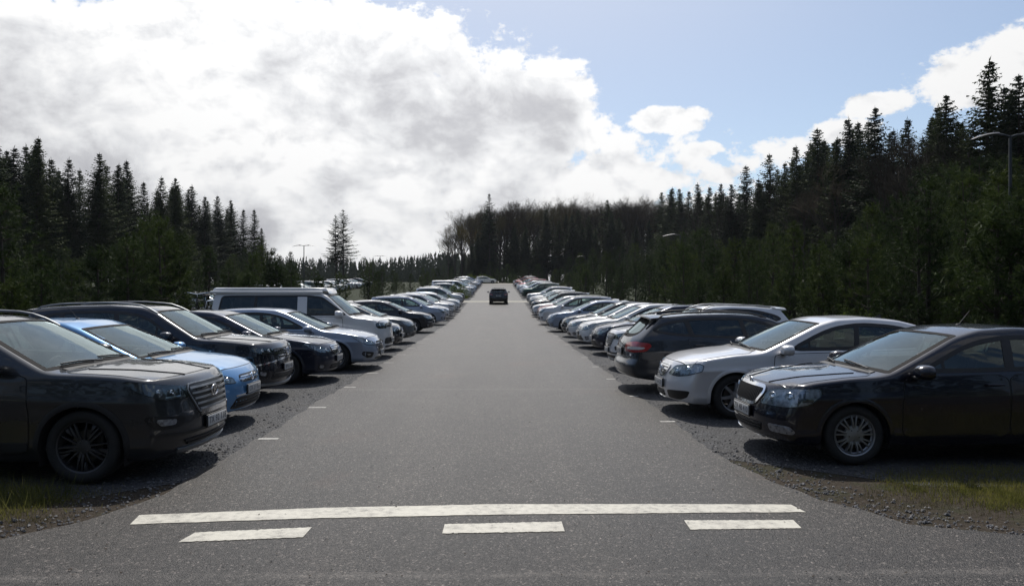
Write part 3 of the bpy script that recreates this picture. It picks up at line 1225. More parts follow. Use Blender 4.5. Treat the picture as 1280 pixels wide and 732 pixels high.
    for wd in wheels_d:
        for sg in (1, -1):
            w_ = link('wheel', wm[0], root)
            w_.location = (L / 2 - wd, sg * (hw * .985 - g('tw', .215) / 2 - .025), r)
            w_.rotation_euler = (0, random.uniform(0, 6.28) * 0, 0 if sg > 0 else math.pi)
            link('tyre', wm[1], w_); ri = link('rim', wm[2], w_)
            ri.rotation_euler = (0, random.uniform(0, 6.28), 0)
    # ---- interior
    if detail:
        if _SEAT[0] is None:
            _SEAT[0] = seat_mesh(.5); _SEAT[1] = seat_mesh(1.3)
        sd = g('seatd', (dc + dt) / 2 + .72)
        sz = g('seatz', 0.)
        for yv in (.37, -.37):
            s_ = link('seat', _SEAT[0], root); s_.location = (L / 2 - sd, yv, sz)
        s_ = link('seat', _SEAT[1], root); s_.location = (L / 2 - sd - .85, 0, sz)
        b = MB()
        dz = float(c.beltf(dc)) - .03
        b.box((L / 2 - dc - .42, 0, dz - .14), (.5, 2 * hw - .34, .22), M['dash'], Matrix.Rotation(R(-4), 3, 'Y'), bev=.06)
        b.box((L / 2 - dc - .62, .37, dz + .01), (.2, .34, .1), M['dash'], bev=.04)
        build('dashboard', b, root)
        b = MB()
        cx_, cz_ = L / 2 - dc - .82, dz - .03
        pts = [Vector((cx_ + .07 * math.sin(a) * .9, .37 + .185 * math.cos(a), cz_ + .17 * math.sin(a))) for a in np.linspace(0, 2 * math.pi, 25)[:-1]]
        b.tube(pts, .015, M['interior'], 6, closed=True)
        b.box((cx_, .37, cz_), (.05, .3, .05), M['interior'], bev=.015)
        b.tube([(cx_, .37, cz_), (cx_ + .3, .37, cz_ - .1)], .03, M['interior'], 8)
        build('steering_wheel', b, root)
        b = MB(); p, n = top(dt + .06, 0)
        b.box((p.x - .05, 0, p.z - .13), (.03, .24, .06), M['interior'], bev=.015)
        build('rear_view_mirror', b, root)
    return root

def children_of(o):
    return list(o.children)

def set_paint(root, mat):
    st = [root]
    while st:
        o = st.pop()
        st += list(o.children)
        if o.type == 'MESH':
            for sl in o.material_slots:
                if sl.material is not None and (sl.material.name.startswith('paint_')):
                    sl.link = 'OBJECT'; sl.material = mat

def copy_tree(o, parent=None, skip=()):
    n = o.copy()
    COL.objects.link(n)
    if parent is not None:
        n.parent = parent
        n.matrix_parent_inverse = o.matrix_parent_inverse.copy()
    for ch in list(o.children):
        if ch.name.split('.')[0] in skip:
            continue
        copy_tree(ch, n, skip)
    return n

def flatten(root, name):
    """one mesh holding every part (for copies too far off to show parts)"""
    vs = []; fs = []; mi = []; mats = []
    def rec(o, mt):
        mt = mt @ o.matrix_basis if o is not root else Matrix()
        if o.type == 'MESH' and o.name.split('.')[0] not in ('cabin_lining', 'lettering', 'antenna', 'rear_view_mirror', 'steering_wheel'):
            me = o.data
            off = len(vs)
            for v in me.vertices:
                vs.append(tuple(mt @ v.co))
            for p in me.polygons:
                m_ = me.materials[p.material_index] if me.materials else None
                if m_ not in mats: mats.append(m_)
                fs.append([i + off for i in p.vertices]); mi.append(mats.index(m_))
        for ch in o.children:
            rec(ch, mt)
    rec(root, Matrix())
    return mk_mesh(name, vs, fs, mats, mi, True, 40)

def place(o, x, y, head, dz=0.0):
    """stand o on the ground at (x, y), heading head (radians, 0 = nose towards +x), tilted with the slope"""
    sl = math.atan(gslope(y))
    mt = Matrix.Rotation(sl, 4, 'X') @ Matrix.Rotation(head, 4, 'Z')
    o.rotation_mode = 'XYZ'
    o.rotation_euler = mt.to_euler()
    o.location = (x, y, gz(y) + .012 + dz)
# ------------------------------------------------------------------ car specifications (metres; d = distance behind the nose)
SP = {}
SP['suv_a'] = dict(L=4.48, W=1.86, H=1.65, r=.352, fo=.93, wb=2.67, tw=.235, rimr=.245, rim=('turbine', 'rim_dark'), clad=True, ridge=True,
    top=[(0, .86), (.06, .93), (.16, .985), (.6, 1.05), (1.12, 1.08), (1.2, 1.10), (2.08, 1.52), (2.36, 1.575), (2.8, 1.595), (3.5, 1.57), (4.1, 1.51), (4.48, 1.45)],
    nose=[(.15, .16), (.28, .06), (.45, .0), (.6, .01), (.85, .05), (.93, .09), (1.0, .16)],
    tail=[(.2, .14), (.4, .03), (.6, 0), (.8, .03), (1.0, .07), (1.12, .12), (1.45, .40), (1.6, .52)],
    belt=[(0, .96), (1.2, 1.0), (4.4, 1.13)], ws=(1.14, 2.16), rw=(1.12, .60, 1.42, .50),
    dlo=[(1.62, 1.075), (2.25, 1.45), (2.75, 1.525), (3.35, 1.50), (3.85, 1.37), (3.98, 1.25), (3.5, 1.16), (2.4, 1.10)],
    pillars=[(1.98, 2.0, .03), (2.62, 2.72, .08), (3.42, 3.52, .07)], doord=(1.42, 2.60, 3.62), bonnet0=.19,
    head=[(.44, .77), (.50, .885), (.72, .91), (1.16, .975), (1.22, .96), (1.04, .86), (.82, .775)],
    bulbs=[(.70, .835, .036), (.85, .85, .036)], drl=[[(.60, .895), (.60, .80), (.78, .80)], [(.54, .885), (.54, .80)]], headmat='lamp_dark',
    grilles=[dict(poly=[(-.46, .90), (.46, .90), (.50, .84), (.34, .59), (-.34, .59), (-.50, .84)], h=5, bar='galv', bw=.02, bo=.02, ring=.012, rm='galv', chin=(-.33, .33, .045)),
             dict(poly=[(-.60, .37), (.60, .37), (.50, .29), (-.50, .29)], h=2, bar='black_plastic')],
    fogs=[dict(poly=[(.56, .60), (.98, .64), (1.0, .60), (.90, .50), (.60, .50)], ls=.5)],
    lower=[([(-.95, .45), (-.6, .43), (.6, .43), (.95, .45)], .03, 'black_plastic'), ([(-.62, .262), (0, .25), (.62, .262)], .035, 'galv', .02)],
    badge='ovalH', badgez=.79, badger=.085, platez=.49, plate='TX 92 118', rails=(2.05, 4.0, 'galv'), antenna=3.95,
    taill=[(.55, .88), (.98, .93), (1.02, 1.05), (.6, 1.02)], spoiler=(.48, 1.56), mirz=1.10, mird=1.72, seatz=.14, bonin=.07)
SP['suv_b'] = dict(L=4.50, W=1.84, H=1.66, r=.345, fo=.90, wb=2.68, tw=.225, rim=('five', 'rim_silver'), clad=True, ridge=True,
    top=[(0, .84), (.05, .93), (.14, .985), (.6, 1.04), (1.08, 1.08), (1.16, 1.10), (1.92, 1.51), (2.2, 1.59), (2.8, 1.63), (3.6, 1.61), (4.2, 1.56), (4.5, 1.50)],
    nose=[(.15, .14), (.28, .05), (.45, .0), (.6, .01), (.85, .04), (.93, .08), (1.0, .15)],
    tail=[(.2, .14), (.4, .03), (.6, 0), (.8, .02), (1.0, .05), (1.12, .09), (1.45, .32), (1.6, .42)],
    belt=[(0, .95), (1.2, .99), (4.4, 1.08)], ws=(1.13, 2.02), rw=(1.10, .62, 1.46, .52),
    dlo=[(1.56, 1.06), (2.14, 1.45), (2.65, 1.53), (3.5, 1.52), (4.02, 1.42), (4.12, 1.24), (3.5, 1.12), (2.4, 1.09)],
    pillars=[(1.92, 1.94, .03), (2.55, 2.65, .08), (3.45, 3.55, .08)], doord=(1.38, 2.54, 3.56), bonnet0=.18,
    head=[(.50, .80), (.52, .88), (.80, .90), (1.02, .93), (1.0, .86), (.84, .80)], bulbs=[(.64, .845, .035), (.79, .852, .035)], headmat='lamp_dark',
    grilles=[dict(poly=[(-.52, .88), (.52, .88), (.52, .79), (.36, .72), (-.36, .72), (-.52, .79)], h=3, bar='chrome', bw=.016, bo=.016),
             dict(poly=[(-.56, .52), (.56, .52), (.62, .36), (-.62, .36)], h=3)],
    fogs=[dict(poly=[(.66, .52), (.92, .56), (.92, .44), (.70, .40)], ls=.5)],
    lower=[([(-.98, .62), (-.6, .66), (-.2, .70), (.2, .70), (.6, .66), (.98, .62)], .02, 'chrome', .014), ([(-.9, .30), (0, .26), (.9, .30)], .035, 'galv', .016)],
    badge='VW', badgez=.81, badger=.07, platez=.55, ptxt='BM 61 407', rails=(1.98, 4.1, 'galv'),
    taill=[(.5, .88), (.98, .92), (1.02, 1.06), (.55, 1.02)], spoiler=(.42, 1.58), mirz=1.08, mird=1.66, seatz=.14, bonin=.07)
SP['hatch'] = dict(L=4.34, W=1.82, H=1.48, r=.318, fo=.87, wb=2.64, rim=('mesh10', 'rim_silver'),
    top=[(0, .66), (.06, .74), (.16, .80), (.5, .90), (.98, .97), (1.08, .99), (1.95, 1.36), (2.25, 1.445), (2.7, 1.47), (3.3, 1.45), (3.95, 1.38), (4.34, 1.30)],
    nose=[(.12, .14), (.24, .05), (.4, .0), (.55, .01), (.66, .04), (.75, .10), (.85, .2)],
    tail=[(.2, .12), (.35, .03), (.5, 0), (.7, .03), (.9, .07), (1.02, .12), (1.3, .38), (1.45, .52)],
    belt=[(0, .84), (1.1, .90), (4.3, 1.02)], ws=(1.04, 2.02), rw=(1.03, .58, 1.30, .48), bonnet0=.17,
    dlo=[(1.48, .965), (2.15, 1.30), (2.6, 1.375), (3.2, 1.355), (3.65, 1.26), (3.85, 1.12), (3.4, 1.04), (2.3, .985)],
    pillars=[(1.86, 1.88, .03), (2.52, 2.60, .07), (3.32, 3.42, .07)], doord=(1.34, 2.50, 3.52),
    head=[(.46, .60), (.50, .68), (.78, .75), (1.10, .85), (1.14, .83), (1.0, .72), (.80, .62)], bulbs=[(.62, .655, .045), (.78, .69, .04)],
    grilles=[dict(poly=[(-.34, .71), (.34, .71), (.38, .64), (.30, .60), (-.30, .60), (-.38, .64)], h=2, bar='chrome', bw=.012),
             dict(poly=[(-.48, .42), (.48, .42), (.60, .26), (-.60, .26)], h=3)],
    fogs=[dict(poly=[(.68, .40), (.88, .42), (.88, .31), (.72, .28)], ls=.6)],
    lower=[([(-.5, .44), (0, .45), (.5, .44)], .02, 'chrome', .012)],
    badge='oval', badgez=.66, badger=.05, platez=.50, ptxt='CR 27 955', antenna=2.45, antk='rod',
    taill=[(.62, .90), (.92, .92), (.90, 1.28), (.66, 1.22)], spoiler=(.46, 1.42), seatz=.0)
SP['smallhatch'] = dict(L=3.95, W=1.72, H=1.48, r=.30, fo=.80, wb=2.49, rim=('seven', 'rim_silver'),
    top=[(0, .66), (.06, .75), (.16, .82), (.45, .92), (.85, 1.0), (.94, 1.02), (1.72, 1.37), (2.05, 1.45), (2.5, 1.475), (3.1, 1.45), (3.65, 1.38), (3.95, 1.32)],
    nose=[(.12, .12), (.24, .04), (.4, .0), (.55, .01), (.66, .03), (.76, .09), (.85, .16)],
    tail=[(.2, .12), (.35, .03), (.5, 0), (.7, .02), (.9, .05), (1.02, .10), (1.3, .32), (1.45, .44)],
    belt=[(0, .84), (1.0, .91), (3.9, 1.04)], ws=(.90, 1.80), rw=(1.04, .56, 1.31, .46), bonnet0=.16,
    dlo=[(1.32, .985), (1.92, 1.31), (2.3, 1.38), (2.9, 1.35), (3.3, 1.25), (3.42, 1.14), (3.0, 1.06), (2.1, 1.0)],
    pillars=[(1.66, 1.68, .03), (2.25, 2.32, .07), (2.95, 3.04, .07)], doord=(1.2, 2.23, 3.15),
    head=[(.44, .62), (.48, .70), (.72, .77), (1.02, .90), (1.06, .88), (.95, .76), (.75, .65)], bulbs=[(.58, .68, .045), (.74, .73, .04)],
    grilles=[dict(poly=[(-.32, .70), (.32, .70), (.34, .65), (.28, .62), (-.28, .62), (-.34, .65)], h=1, bar='chrome', bw=.012),
             dict(poly=[(-.46, .44), (.46, .44), (.34, .24), (-.34, .24)], h=3)],
    fogs=[dict(poly=[(.62, .42), (.80, .44), (.80, .33), (.66, .30)], ls=.6)],
    badge='oval', badgez=.66, badger=.05, platez=.52, ptxt='AL 83 216', antenna=2.2, antk='rod',
    taill=[(.58, .90), (.86, .92), (.84, 1.28), (.62, 1.22)], spoiler=(.40, 1.43))
SP['sedan'] = dict(L=4.65, W=1.78, H=1.48, r=.318, fo=.92, wb=2.70, rim=('mesh10', 'rim_silver'),
    top=[(0, .66), (.06, .74), (.16, .79), (.5, .88), (1.12, .965), (1.22, .985), (2.08, 1.37), (2.4, 1.445), (2.85, 1.47), (3.25, 1.44), (3.5, 1.39), (4.05, 1.12), (4.2, 1.085), (4.55, 1.06), (4.65, 1.02)],
    nose=[(.12, .14), (.24, .05), (.4, .0), (.55, .01), (.66, .04), (.75, .10), (.85, .2)],
    tail=[(.2, .12), (.35, .03), (.5, 0), (.7, .02), (.9, .04), (1.05, .08), (1.2, .2)],
    belt=[(0, .84), (1.2, .90), (4.6, 1.0)], ws=(1.17, 2.17), rg=(3.36, 4.08), bonnet0=.17,
    dlo=[(1.60, .965), (2.28, 1.30), (2.7, 1.375), (3.2, 1.33), (3.62, 1.18), (3.72, 1.06), (3.4, 1.02), (2.4, .985)],
    pillars=[(1.98, 2.0, .03), (2.62, 2.70, .07), (3.35, 3.36, .04)], doord=(1.44, 2.60, 3.60),
    head=[(.46, .60), (.48, .68), (.76, .73), (1.12, .82), (1.14, .79), (.98, .70), (.78, .61)], bulbs=[(.60, .65, .045), (.76, .68, .04)],
    grilles=[dict(poly=[(-.40, .73), (.40, .73), (.36, .62), (.28, .58), (-.28, .58), (-.36, .62)], h=3, bar='chrome', bw=.012, ring=.014),
             dict(poly=[(-.46, .38), (.46, .38), (.50, .26), (-.50, .26)], h=2)],
    fogs=[dict(poly=[(.66, .38), (.84, .40), (.84, .30), (.68, .28)], ls=.65)],
    badge='oval', badgez=.66, badger=.05, platez=.47, ptxt='ZK 50 334', antenna=3.3,
    taill=[(.50, .84), (.96, .86), (1.0, 1.0), (.55, .99)])
SP['estate'] = dict(L=4.77, W=1.81, H=1.47, r=.33, fo=.95, wb=2.77, rim=('turbine', 'rim_silver'), chrome_dlo=True,
    top=[(0, .64), (.06, .72), (.16, .78), (.5, .87), (1.05, .955), (1.15, .975), (2.05, 1.36), (2.35, 1.435), (2.9, 1.465), (3.5, 1.45), (4.2, 1.385), (4.77, 1.29)],
    nose=[(.12, .16), (.24, .06), (.4, .0), (.55, .01), (.64, .04), (.72, .10), (.85, .2)],
    tail=[(.2, .12), (.35, .03), (.5, 0), (.7, .02), (.9, .06), (1.02, .12), (1.3, .42), (1.45, .60)],
    belt=[(0, .82), (1.2, .89), (4.7, 1.02)], ws=(1.11, 2.12), rw=(1.03, .58, 1.29, .48), bonnet0=.17,
    dlo=[(1.55, .955), (2.22, 1.285), (2.7, 1.37), (3.5, 1.355), (4.1, 1.26), (4.30, 1.13), (3.7, 1.04), (2.4, .975)],
    pillars=[(1.92, 1.94, .03), (2.64, 2.72, .07), (3.52, 3.62, .07)], doord=(1.42, 2.62, 3.68),
    head=[(.48, .58), (.50, .65), (.78, .72), (1.18, .84), (1.20, .82), (1.02, .69), (.80, .59)], bulbs=[(.62, .63, .04), (.78, .665, .04)],
    grilles=[dict(poly=[(-.42, .68), (.42, .68), (.46, .60), (.32, .42), (-.32, .42), (-.46, .60)], h=5, bar='black_plastic', ring=.018),
             dict(poly=[(-.42, .30), (.42, .30), (.46, .23), (-.46, .23)], h=1)],
    fogs=[dict(poly=[(.56, .42), (.92, .46), (.94, .38), (.80, .30), (.60, .30)], ls=.3)],
    badge='ovalH', badgez=.60, badger=.065, platez=.40, ptxt='AV 76 049', antenna=4.1,
    taill=[(.55, .86), (.96, .90), (1.02, 1.0), (.6, .99)], spoiler=(.52, 1.40), rails=None)
SP['passat'] = dict(L=4.77, W=1.82, H=1.47, r=.322, fo=.92, wb=2.71, rim=('seven', 'rim_silver'),
    top=[(0, .66), (.06, .745), (.16, .80), (.5, .89), (1.12, .975), (1.22, .995), (2.12, 1.375), (2.45, 1.45), (2.95, 1.47), (3.4, 1.435), (3.7, 1.37), (4.25, 1.12), (4.38, 1.09), (4.68, 1.065), (4.77, 1.03)],
    nose=[(.12, .12), (.24, .04), (.38, .0), (.5, .01), (.66, .05), (.76, .11), (.85, .2)],
    tail=[(.2, .12), (.35, .03), (.5, 0), (.7, .02), (.9, .04), (1.05, .08), (1.2, .2)],
    belt=[(0, .85), (1.2, .91), (4.6, 1.0)], ws=(1.18, 2.22), rg=(3.58, 4.28), bonnet0=.16, nb=.34,
    dlo=[(1.62, .975), (2.32, 1.31), (2.8, 1.385), (3.35, 1.345), (3.82, 1.20), (4.0, 1.07), (3.5, 1.02), (2.4, .985)],
    pillars=[(2.0, 2.02, .03), (2.68, 2.76, .07), (3.52, 3.5, .05)], doord=(1.46, 2.66, 3.68), sealw=.05,
    head=[(.34, .60), (.48, .735), (.60, .752), (.98, .80), (1.06, .77), (1.03, .68), (.80, .615), (.60, .585)], bulbs=[(.56, .665, .05), (.78, .70, .048)],
    grilles=[dict(poly=[(-.34, .735), (.34, .735), (.22, .555), (-.22, .555)], h=4, bar='chrome', bw=.022, bo=.018, ring=.022),
             dict(poly=[(-.24, .36), (.24, .36), (.24, .25), (-.24, .25)], h=2)],
    fogs=[dict(poly=[(.34, .37), (.86, .40), (.80, .30), (.66, .25), (.36, .25)], lens=False)],
    lower=[([(-.24, .22), (0, .215), (.24, .22)], .04, 'chrome', .012)],
    badge='VW', badgez=.655, badger=.062, platez=.455, plate='BV 36 521', antenna=3.4,
    taill=[(.50, .84), (.96, .86), (1.0, 1.0), (.55, .99)])
SP['liftback'] = dict(L=4.57, W=1.77, H=1.46, r=.316, fo=.92, wb=2.58, rimr=.215, rim=('split', 'rim_silver'),
    top=[(0, .68), (.06, .76), (.16, .82), (.5, .90), (1.08, .965), (1.18, .985), (2.02, 1.36), (2.35, 1.435), (2.8, 1.46), (3.3, 1.43), (3.65, 1.36), (4.2, 1.10), (4.4, 1.05), (4.57, 1.0)],
    nose=[(.12, .13), (.24, .05), (.4, .0), (.52, .01), (.66, .045), (.76, .09), (.86, .17)],
    tail=[(.2, .12), (.35, .03), (.5, 0), (.7, .02), (.9, .04), (1.02, .09), (1.2, .25)],
    belt=[(0, .85), (1.2, .905), (4.6, .99)], ws=(1.14, 2.12), rg=(3.5, 4.24), bonnet0=.16, ridge=True, nb=.32,
    dlo=[(1.55, .965), (2.22, 1.295), (2.7, 1.37), (3.3, 1.335), (3.72, 1.20), (3.80, 1.05), (3.4, 1.01), (2.4, .98)],
    pillars=[(1.88, 1.9, .03), (2.58, 2.64, .10), (3.4, 3.42, .06)], doord=(1.42, 2.56, 3.50),
    head=[(.40, .59), (.47, .73), (.58, .775), (.82, .80), (1.14, .815), (1.16, .74), (1.02, .63), (.76, .585)], bulbs=[(.58, .685, .06), (.80, .70, .058)],
    grilles=[dict(poly=[(-.40, .775), (.40, .775), (.42, .72), (.30, .575), (-.30, .575), (-.42, .72)], v=21, bar='black_plastic', bw=.010, ring=.034),
             dict(poly=[(-.46, .40), (.46, .40), (.42, .29), (-.42, .29)], h=3)],
    fogs=[dict(poly=[(.54, .405), (.82, .40), (.88, .34), (.84, .31), (.56, .315)], mat='lamp_inner', ls=.8)],
    lower=[([(-.50, .245), (-.3, .225), (0, .22), (.3, .225), (.50, .245)], .016, 'chrome', .012), ([(-.60, .52), (-.9, .54), (-1.1, .57)], .02, 'black_plastic', .008)],
    badge='wing', badgez=.80, badger=.04, platez=.49, plate='ZV 48 410', antenna=2.55, antk='rod',
    taill=[(.50, .82), (.94, .84), (.98, 1.0), (.60, 1.0)])
SP['avant'] = dict(L=4.93, W=1.87, H=1.46, r=.345, fo=.92, wb=2.91, tw=.235, rim=('five', 'rim_dark'), priv=True, chrome_dlo=False,
    top=[(0, .66), (.06, .74), (.16, .79), (.5, .88), (1.12, .96), (1.22, .98), (2.15, 1.37), (2.5, 1.43), (3.0, 1.455), (3.7, 1.44), (4.4, 1.385), (4.93, 1.32)],
    nose=[(.12, .14), (.24, .05), (.4, .0), (.55, .01), (.66, .04), (.75, .10), (.85, .2)],
    tail=[(.2, .14), (.32, .03), (.48, -.02), (.56, .0), (.60, .05), (.75, .06), (.90, .09), (.98, .14), (1.3, .52), (1.45, .68)],
    belt=[(0, .83), (1.2, .89), (4.9, .99)], ws=(1.18, 2.22), rw=(1.00, .62, 1.32, .50), rwiper=True, bonnet0=.17,
    dlo=[(1.62, .96), (2.32, 1.29), (2.8, 1.375), (3.6, 1.37), (4.2, 1.29), (4.48, 1.12), (3.9, 1.03), (2.4, .975)],
    pillars=[(2.0, 2.02, .03), (2.72, 2.80, .08), (3.68, 3.80, .09)], doord=(1.48, 2.70, 3.80),
    head=[(.48, .60), (.50, .68), (.80, .72), (1.12, .78), (1.12, .73), (.98, .64)], bulbs=[(.62, .65, .04), (.78, .68, .04)],
    grilles=[dict(poly=[(-.40, .72), (.40, .72), (.42, .60), (.34, .34), (-.34, .34), (-.42, .60)], h=6, bar='black_plastic', ring=.016)],
    fogs=[dict(poly=[(.58, .42), (.86, .44), (.84, .32), (.62, .30)], ls=.5)],
    platez=.48, ptxt='CK 14 602', antenna=4.1, rails=(2.3, 4.5, 'black_plastic'), rplatez=.74,
    taill=[(.42, .75), (.42, .90), (.80, .94), (1.12, .915), (1.16, .86), (1.06, .77), (.80, .74)], spoiler=(.62, 1.41), rbz=.30)
SP['mpv'] = dict(L=4.40, W=1.81, H=1.64, r=.325, fo=.88, wb=2.70, rim=('five', 'rim_silver'),
    top=[(0, .74), (.05, .84), (.14, .91), (.45, 1.0), (.85, 1.08), (.95, 1.11), (1.75, 1.50), (2.1, 1.58), (2.6, 1.62), (3.4, 1.61), (4.1, 1.57), (4.40, 1.52)],
    nose=[(.12, .12), (.24, .04), (.4, .0), (.55, .01), (.75, .04), (.85, .09), (.95, .15)],
    tail=[(.2, .10), (.35, .03), (.5, 0), (.8, .01), (1.05, .04), (1.4, .16), (1.6, .25)],
    belt=[(0, .90), (1.0, .96), (4.3, 1.08)], ws=(.91, 1.86), rw=(1.08, .64, 1.46, .56), bonnet0=.16,
    dlo=[(1.28, 1.04), (1.95, 1.44), (2.4, 1.52), (3.4, 1.51), (4.0, 1.45), (4.10, 1.18), (3.4, 1.10), (2.1, 1.05)],
    pillars=[(1.68, 1.70, .04), (2.38, 2.45, .08), (3.28, 3.34, .10)], doord=(1.24, 2.36, 3.42),
    head=[(.46, .66), (.50, .76), (.74, .86), (1.02, .97), (1.06, .95), (.96, .82), (.76, .70)], bulbs=[(.60, .74, .045), (.78, .80, .04)],
    grilles=[dict(poly=[(-.36, .78), (.36, .78), (.38, .72), (.30, .67), (-.30, .67), (-.38, .72)], h=2, bar='chrome', bw=.012),
             dict(poly=[(-.52, .46), (.52, .46), (.58, .30), (-.58, .30)], h=3)],
    fogs=[dict(poly=[(.66, .46), (.84, .48), (.84, .36), (.70, .33)], ls=.6)],
    badge='oval', badgez=.725, badger=.05, platez=.56, ptxt='BP 38 740', rails=(1.95, 4.1, 'galv'),
    taill=[(.72, .86), (.94, .88), (.94, 1.36), (.76, 1.32)], seatz=.1)
SP['van'] = dict(L=5.0, W=1.90, H=1.95, r=.345, fo=.91, wb=3.0, tw=.225, rim=('five', 'rim_silver'), tilt=.20, taper=.0,
    top=[(0, .92), (.05, 1.0), (.15, 1.06), (.5, 1.13), (.80, 1.19), (.88, 1.22), (1.55, 1.74), (1.8, 1.84), (2.2, 1.885), (3.2, 1.90), (4.4, 1.89), (5.0, 1.86)],
    nose=[(.12, .12), (.24, .04), (.4, .0), (.7, .01), (.9, .05), (1.0, .09), (1.1, .16)],
    tail=[(.2, .06), (.35, .0), (.6, .02), (1.0, .05), (1.15, .06), (1.8, .19), (1.95, .24)],
    plan=[(0, .90), (.2, .95), (.5, .98), (1.0, 1.0), (4.4, 1), (4.8, .985), (5.0, .95)], tb=.10,
    belt=[(0, 1.08), (1.0, 1.14), (5.0, 1.16)], ws=(.84, 1.66), rw=(1.18, .74, 1.72, .68), bonnet0=.17, bowf=.2, bonin=.06,
    dlo=[(1.10, 1.20), (1.30, 1.36), (1.80, 1.71), (2.2, 1.76), (4.50, 1.75), (4.58, 1.68), (4.64, 1.22), (3.5, 1.20)], dlokeep=.1,
    pillars=[(1.42, 1.44, .05), (2.33, 2.36, .26), (3.62, 3.62, .07)], doord=(1.20, 2.28, 3.50), doorz=.32, priv=True,
    sec=[(0, .84), (.12, .87), (.25, .965), (.42, .99), (.6, 1.0), (.8, 1.0), (.9, .99), (1.0, .975), (1.3, .975)],
    head=[(.50, .83), (.50, .95), (.56, .99), (.86, 1.0), (1.0, .98), (1.0, .90), (.90, .84)], bulbs=[(.62, .915, .05), (.82, .92, .05)], headmat='lamp_dark',
    grilles=[dict(poly=[(-.50, .98), (.50, .98), (.50, .86), (-.50, .86)], h=2, bar='chrome', bw=.012, bo=.016),
             dict(poly=[(-.62, .58), (.62, .58), (.68, .40), (-.68, .40)], h=3),
             dict(poly=[(-.60, .36), (.60, .36), (.62, .30), (-.62, .30)], h=1)],
    fogs=[dict(poly=[(.74, .52), (.94, .54), (.94, .42), (.78, .40)], ls=.6)],
    badge='VW', badgez=.925, badger=.08, platez=.50, ptxt='DH 22 846',
    taill=[(.82, .80), (.97, .80), (.95, 1.30), (.84, 1.30)], mirs=1.35, mirz=1.20, mird=1.28, seatz=.28, seatd=1.85, rplatez=.85)
# ------------------------------------------------------------------ camera
F_PX = 927.0
cam = bpy.data.cameras.new('camera')
cam.sensor_width = 36.0
cam.lens = F_PX / 1280 * 36
cam.clip_end = 6000
cam_o = bpy.data.objects.new('camera', cam)
COL.objects.link(cam_o)
cam_o.location = (0, 0, 1.83)
cam_o.rotation_euler = (R(90), 0, -math.atan(16.6 / F_PX))
scene.camera = cam_o
scene.view_settings.view_transform = 'Standard'
scene.view_settings.look = 'None'
scene.view_settings.gamma = 1
scene.view_settings.exposure = -0.35

# ------------------------------------------------------------------ light and sky
SUN_EL, SUN_AZ = 54.0, -3.0      # azimuth from +Y towards +X
sd = bpy.data.lights.new('sun', 'SUN')
sd.energy = 5.0
sd.angle = R(.53)
sd.color = (1, .955, .89)
sun = bpy.data.objects.new('sun', sd)
COL.objects.link(sun)
sv = Vector((math.sin(R(SUN_AZ)) * math.cos(R(SUN_EL)), math.cos(R(SUN_AZ)) * math.cos(R(SUN_EL)), math.sin(R(SUN_EL))))
sun.rotation_euler = sv.to_track_quat('Z', 'Y').to_euler()
sun.location = (0, 40, 60)

world = bpy.data.worlds.new('World')
scene.world = world
world.use_nodes = True
wt = world.node_tree
bg = wt.nodes['Background']
sky = wt.nodes.new('ShaderNodeTexSky')
sky.sky_type = 'NISHITA'
sky.sun_disc = False
sky.sun_elevation = R(SUN_EL)
sky.sun_rotation = R(SUN_AZ)
sky.air_density = 1.0
sky.dust_density = .6
sky.ozone_density = 1.6
tc = wt.nodes.new('ShaderNodeTexCoord')
nrm = wt.nodes.new('ShaderNodeVectorMath'); nrm.operation = 'NORMALIZE'
wt.links.new(tc.outputs['Generated'], nrm.inputs[0])
DIR = nrm.outputs[0]
sx = wt.nodes.new('ShaderNodeSeparateXYZ'); wt.links.new(DIR, sx.inputs[0])
X_, Y_, Z_ = sx.outputs
az = mth(wt, 'MULTIPLY', mth(wt, 'ARCTAN2', X_, Y_), 180 / math.pi)
el = mth(wt, 'MULTIPLY', mth(wt, 'ARCSINE', Z_), 180 / math.pi)
# blue sky graded a touch
hs = wt.nodes.new('ShaderNodeHueSaturation')
hs.inputs['Saturation'].default_value = .95
wt.links.new(sky.outputs[0], hs.inputs['Color'])
SKY_K = .145

def pxaz(px, row):
    """direction (deg) of a place in the sky"""
    x = (px - 640) / F_PX; z = (366 - row) / F_PX
    a = math.degrees(math.atan(x)) + math.degrees(math.atan(16.6 / F_PX))
    e = math.degrees(math.atan(z / math.sqrt(1 + x * x)))
    return a, e
def comb(a, b, c=0.0):
    n = wt.nodes.new('ShaderNodeCombineXYZ')
    for i, v in enumerate((a, b, c)):
        if isinstance(v, (int, float)): n.inputs[i].default_value = v
        else: wt.links.new(v, n.inputs[i])
    return n.outputs[0]
def wnoise(sc, det, rough, off=(0, 0, 0), dist=0., sq=1.35):
    c = comb(mth(wt, 'ADD', az, off[0]), mth(wt, 'ADD', mth(wt, 'MULTIPLY', el, sq), off[1]), off[2])
    n = noise_node(wt, sc, det, rough, c, dist)
    return n.outputs[0]
big = wnoise(.045, 8, .62, (11, 3, 0), .25)
fine = wnoise(.19, 7, .62, (3, 17, 5), .2)
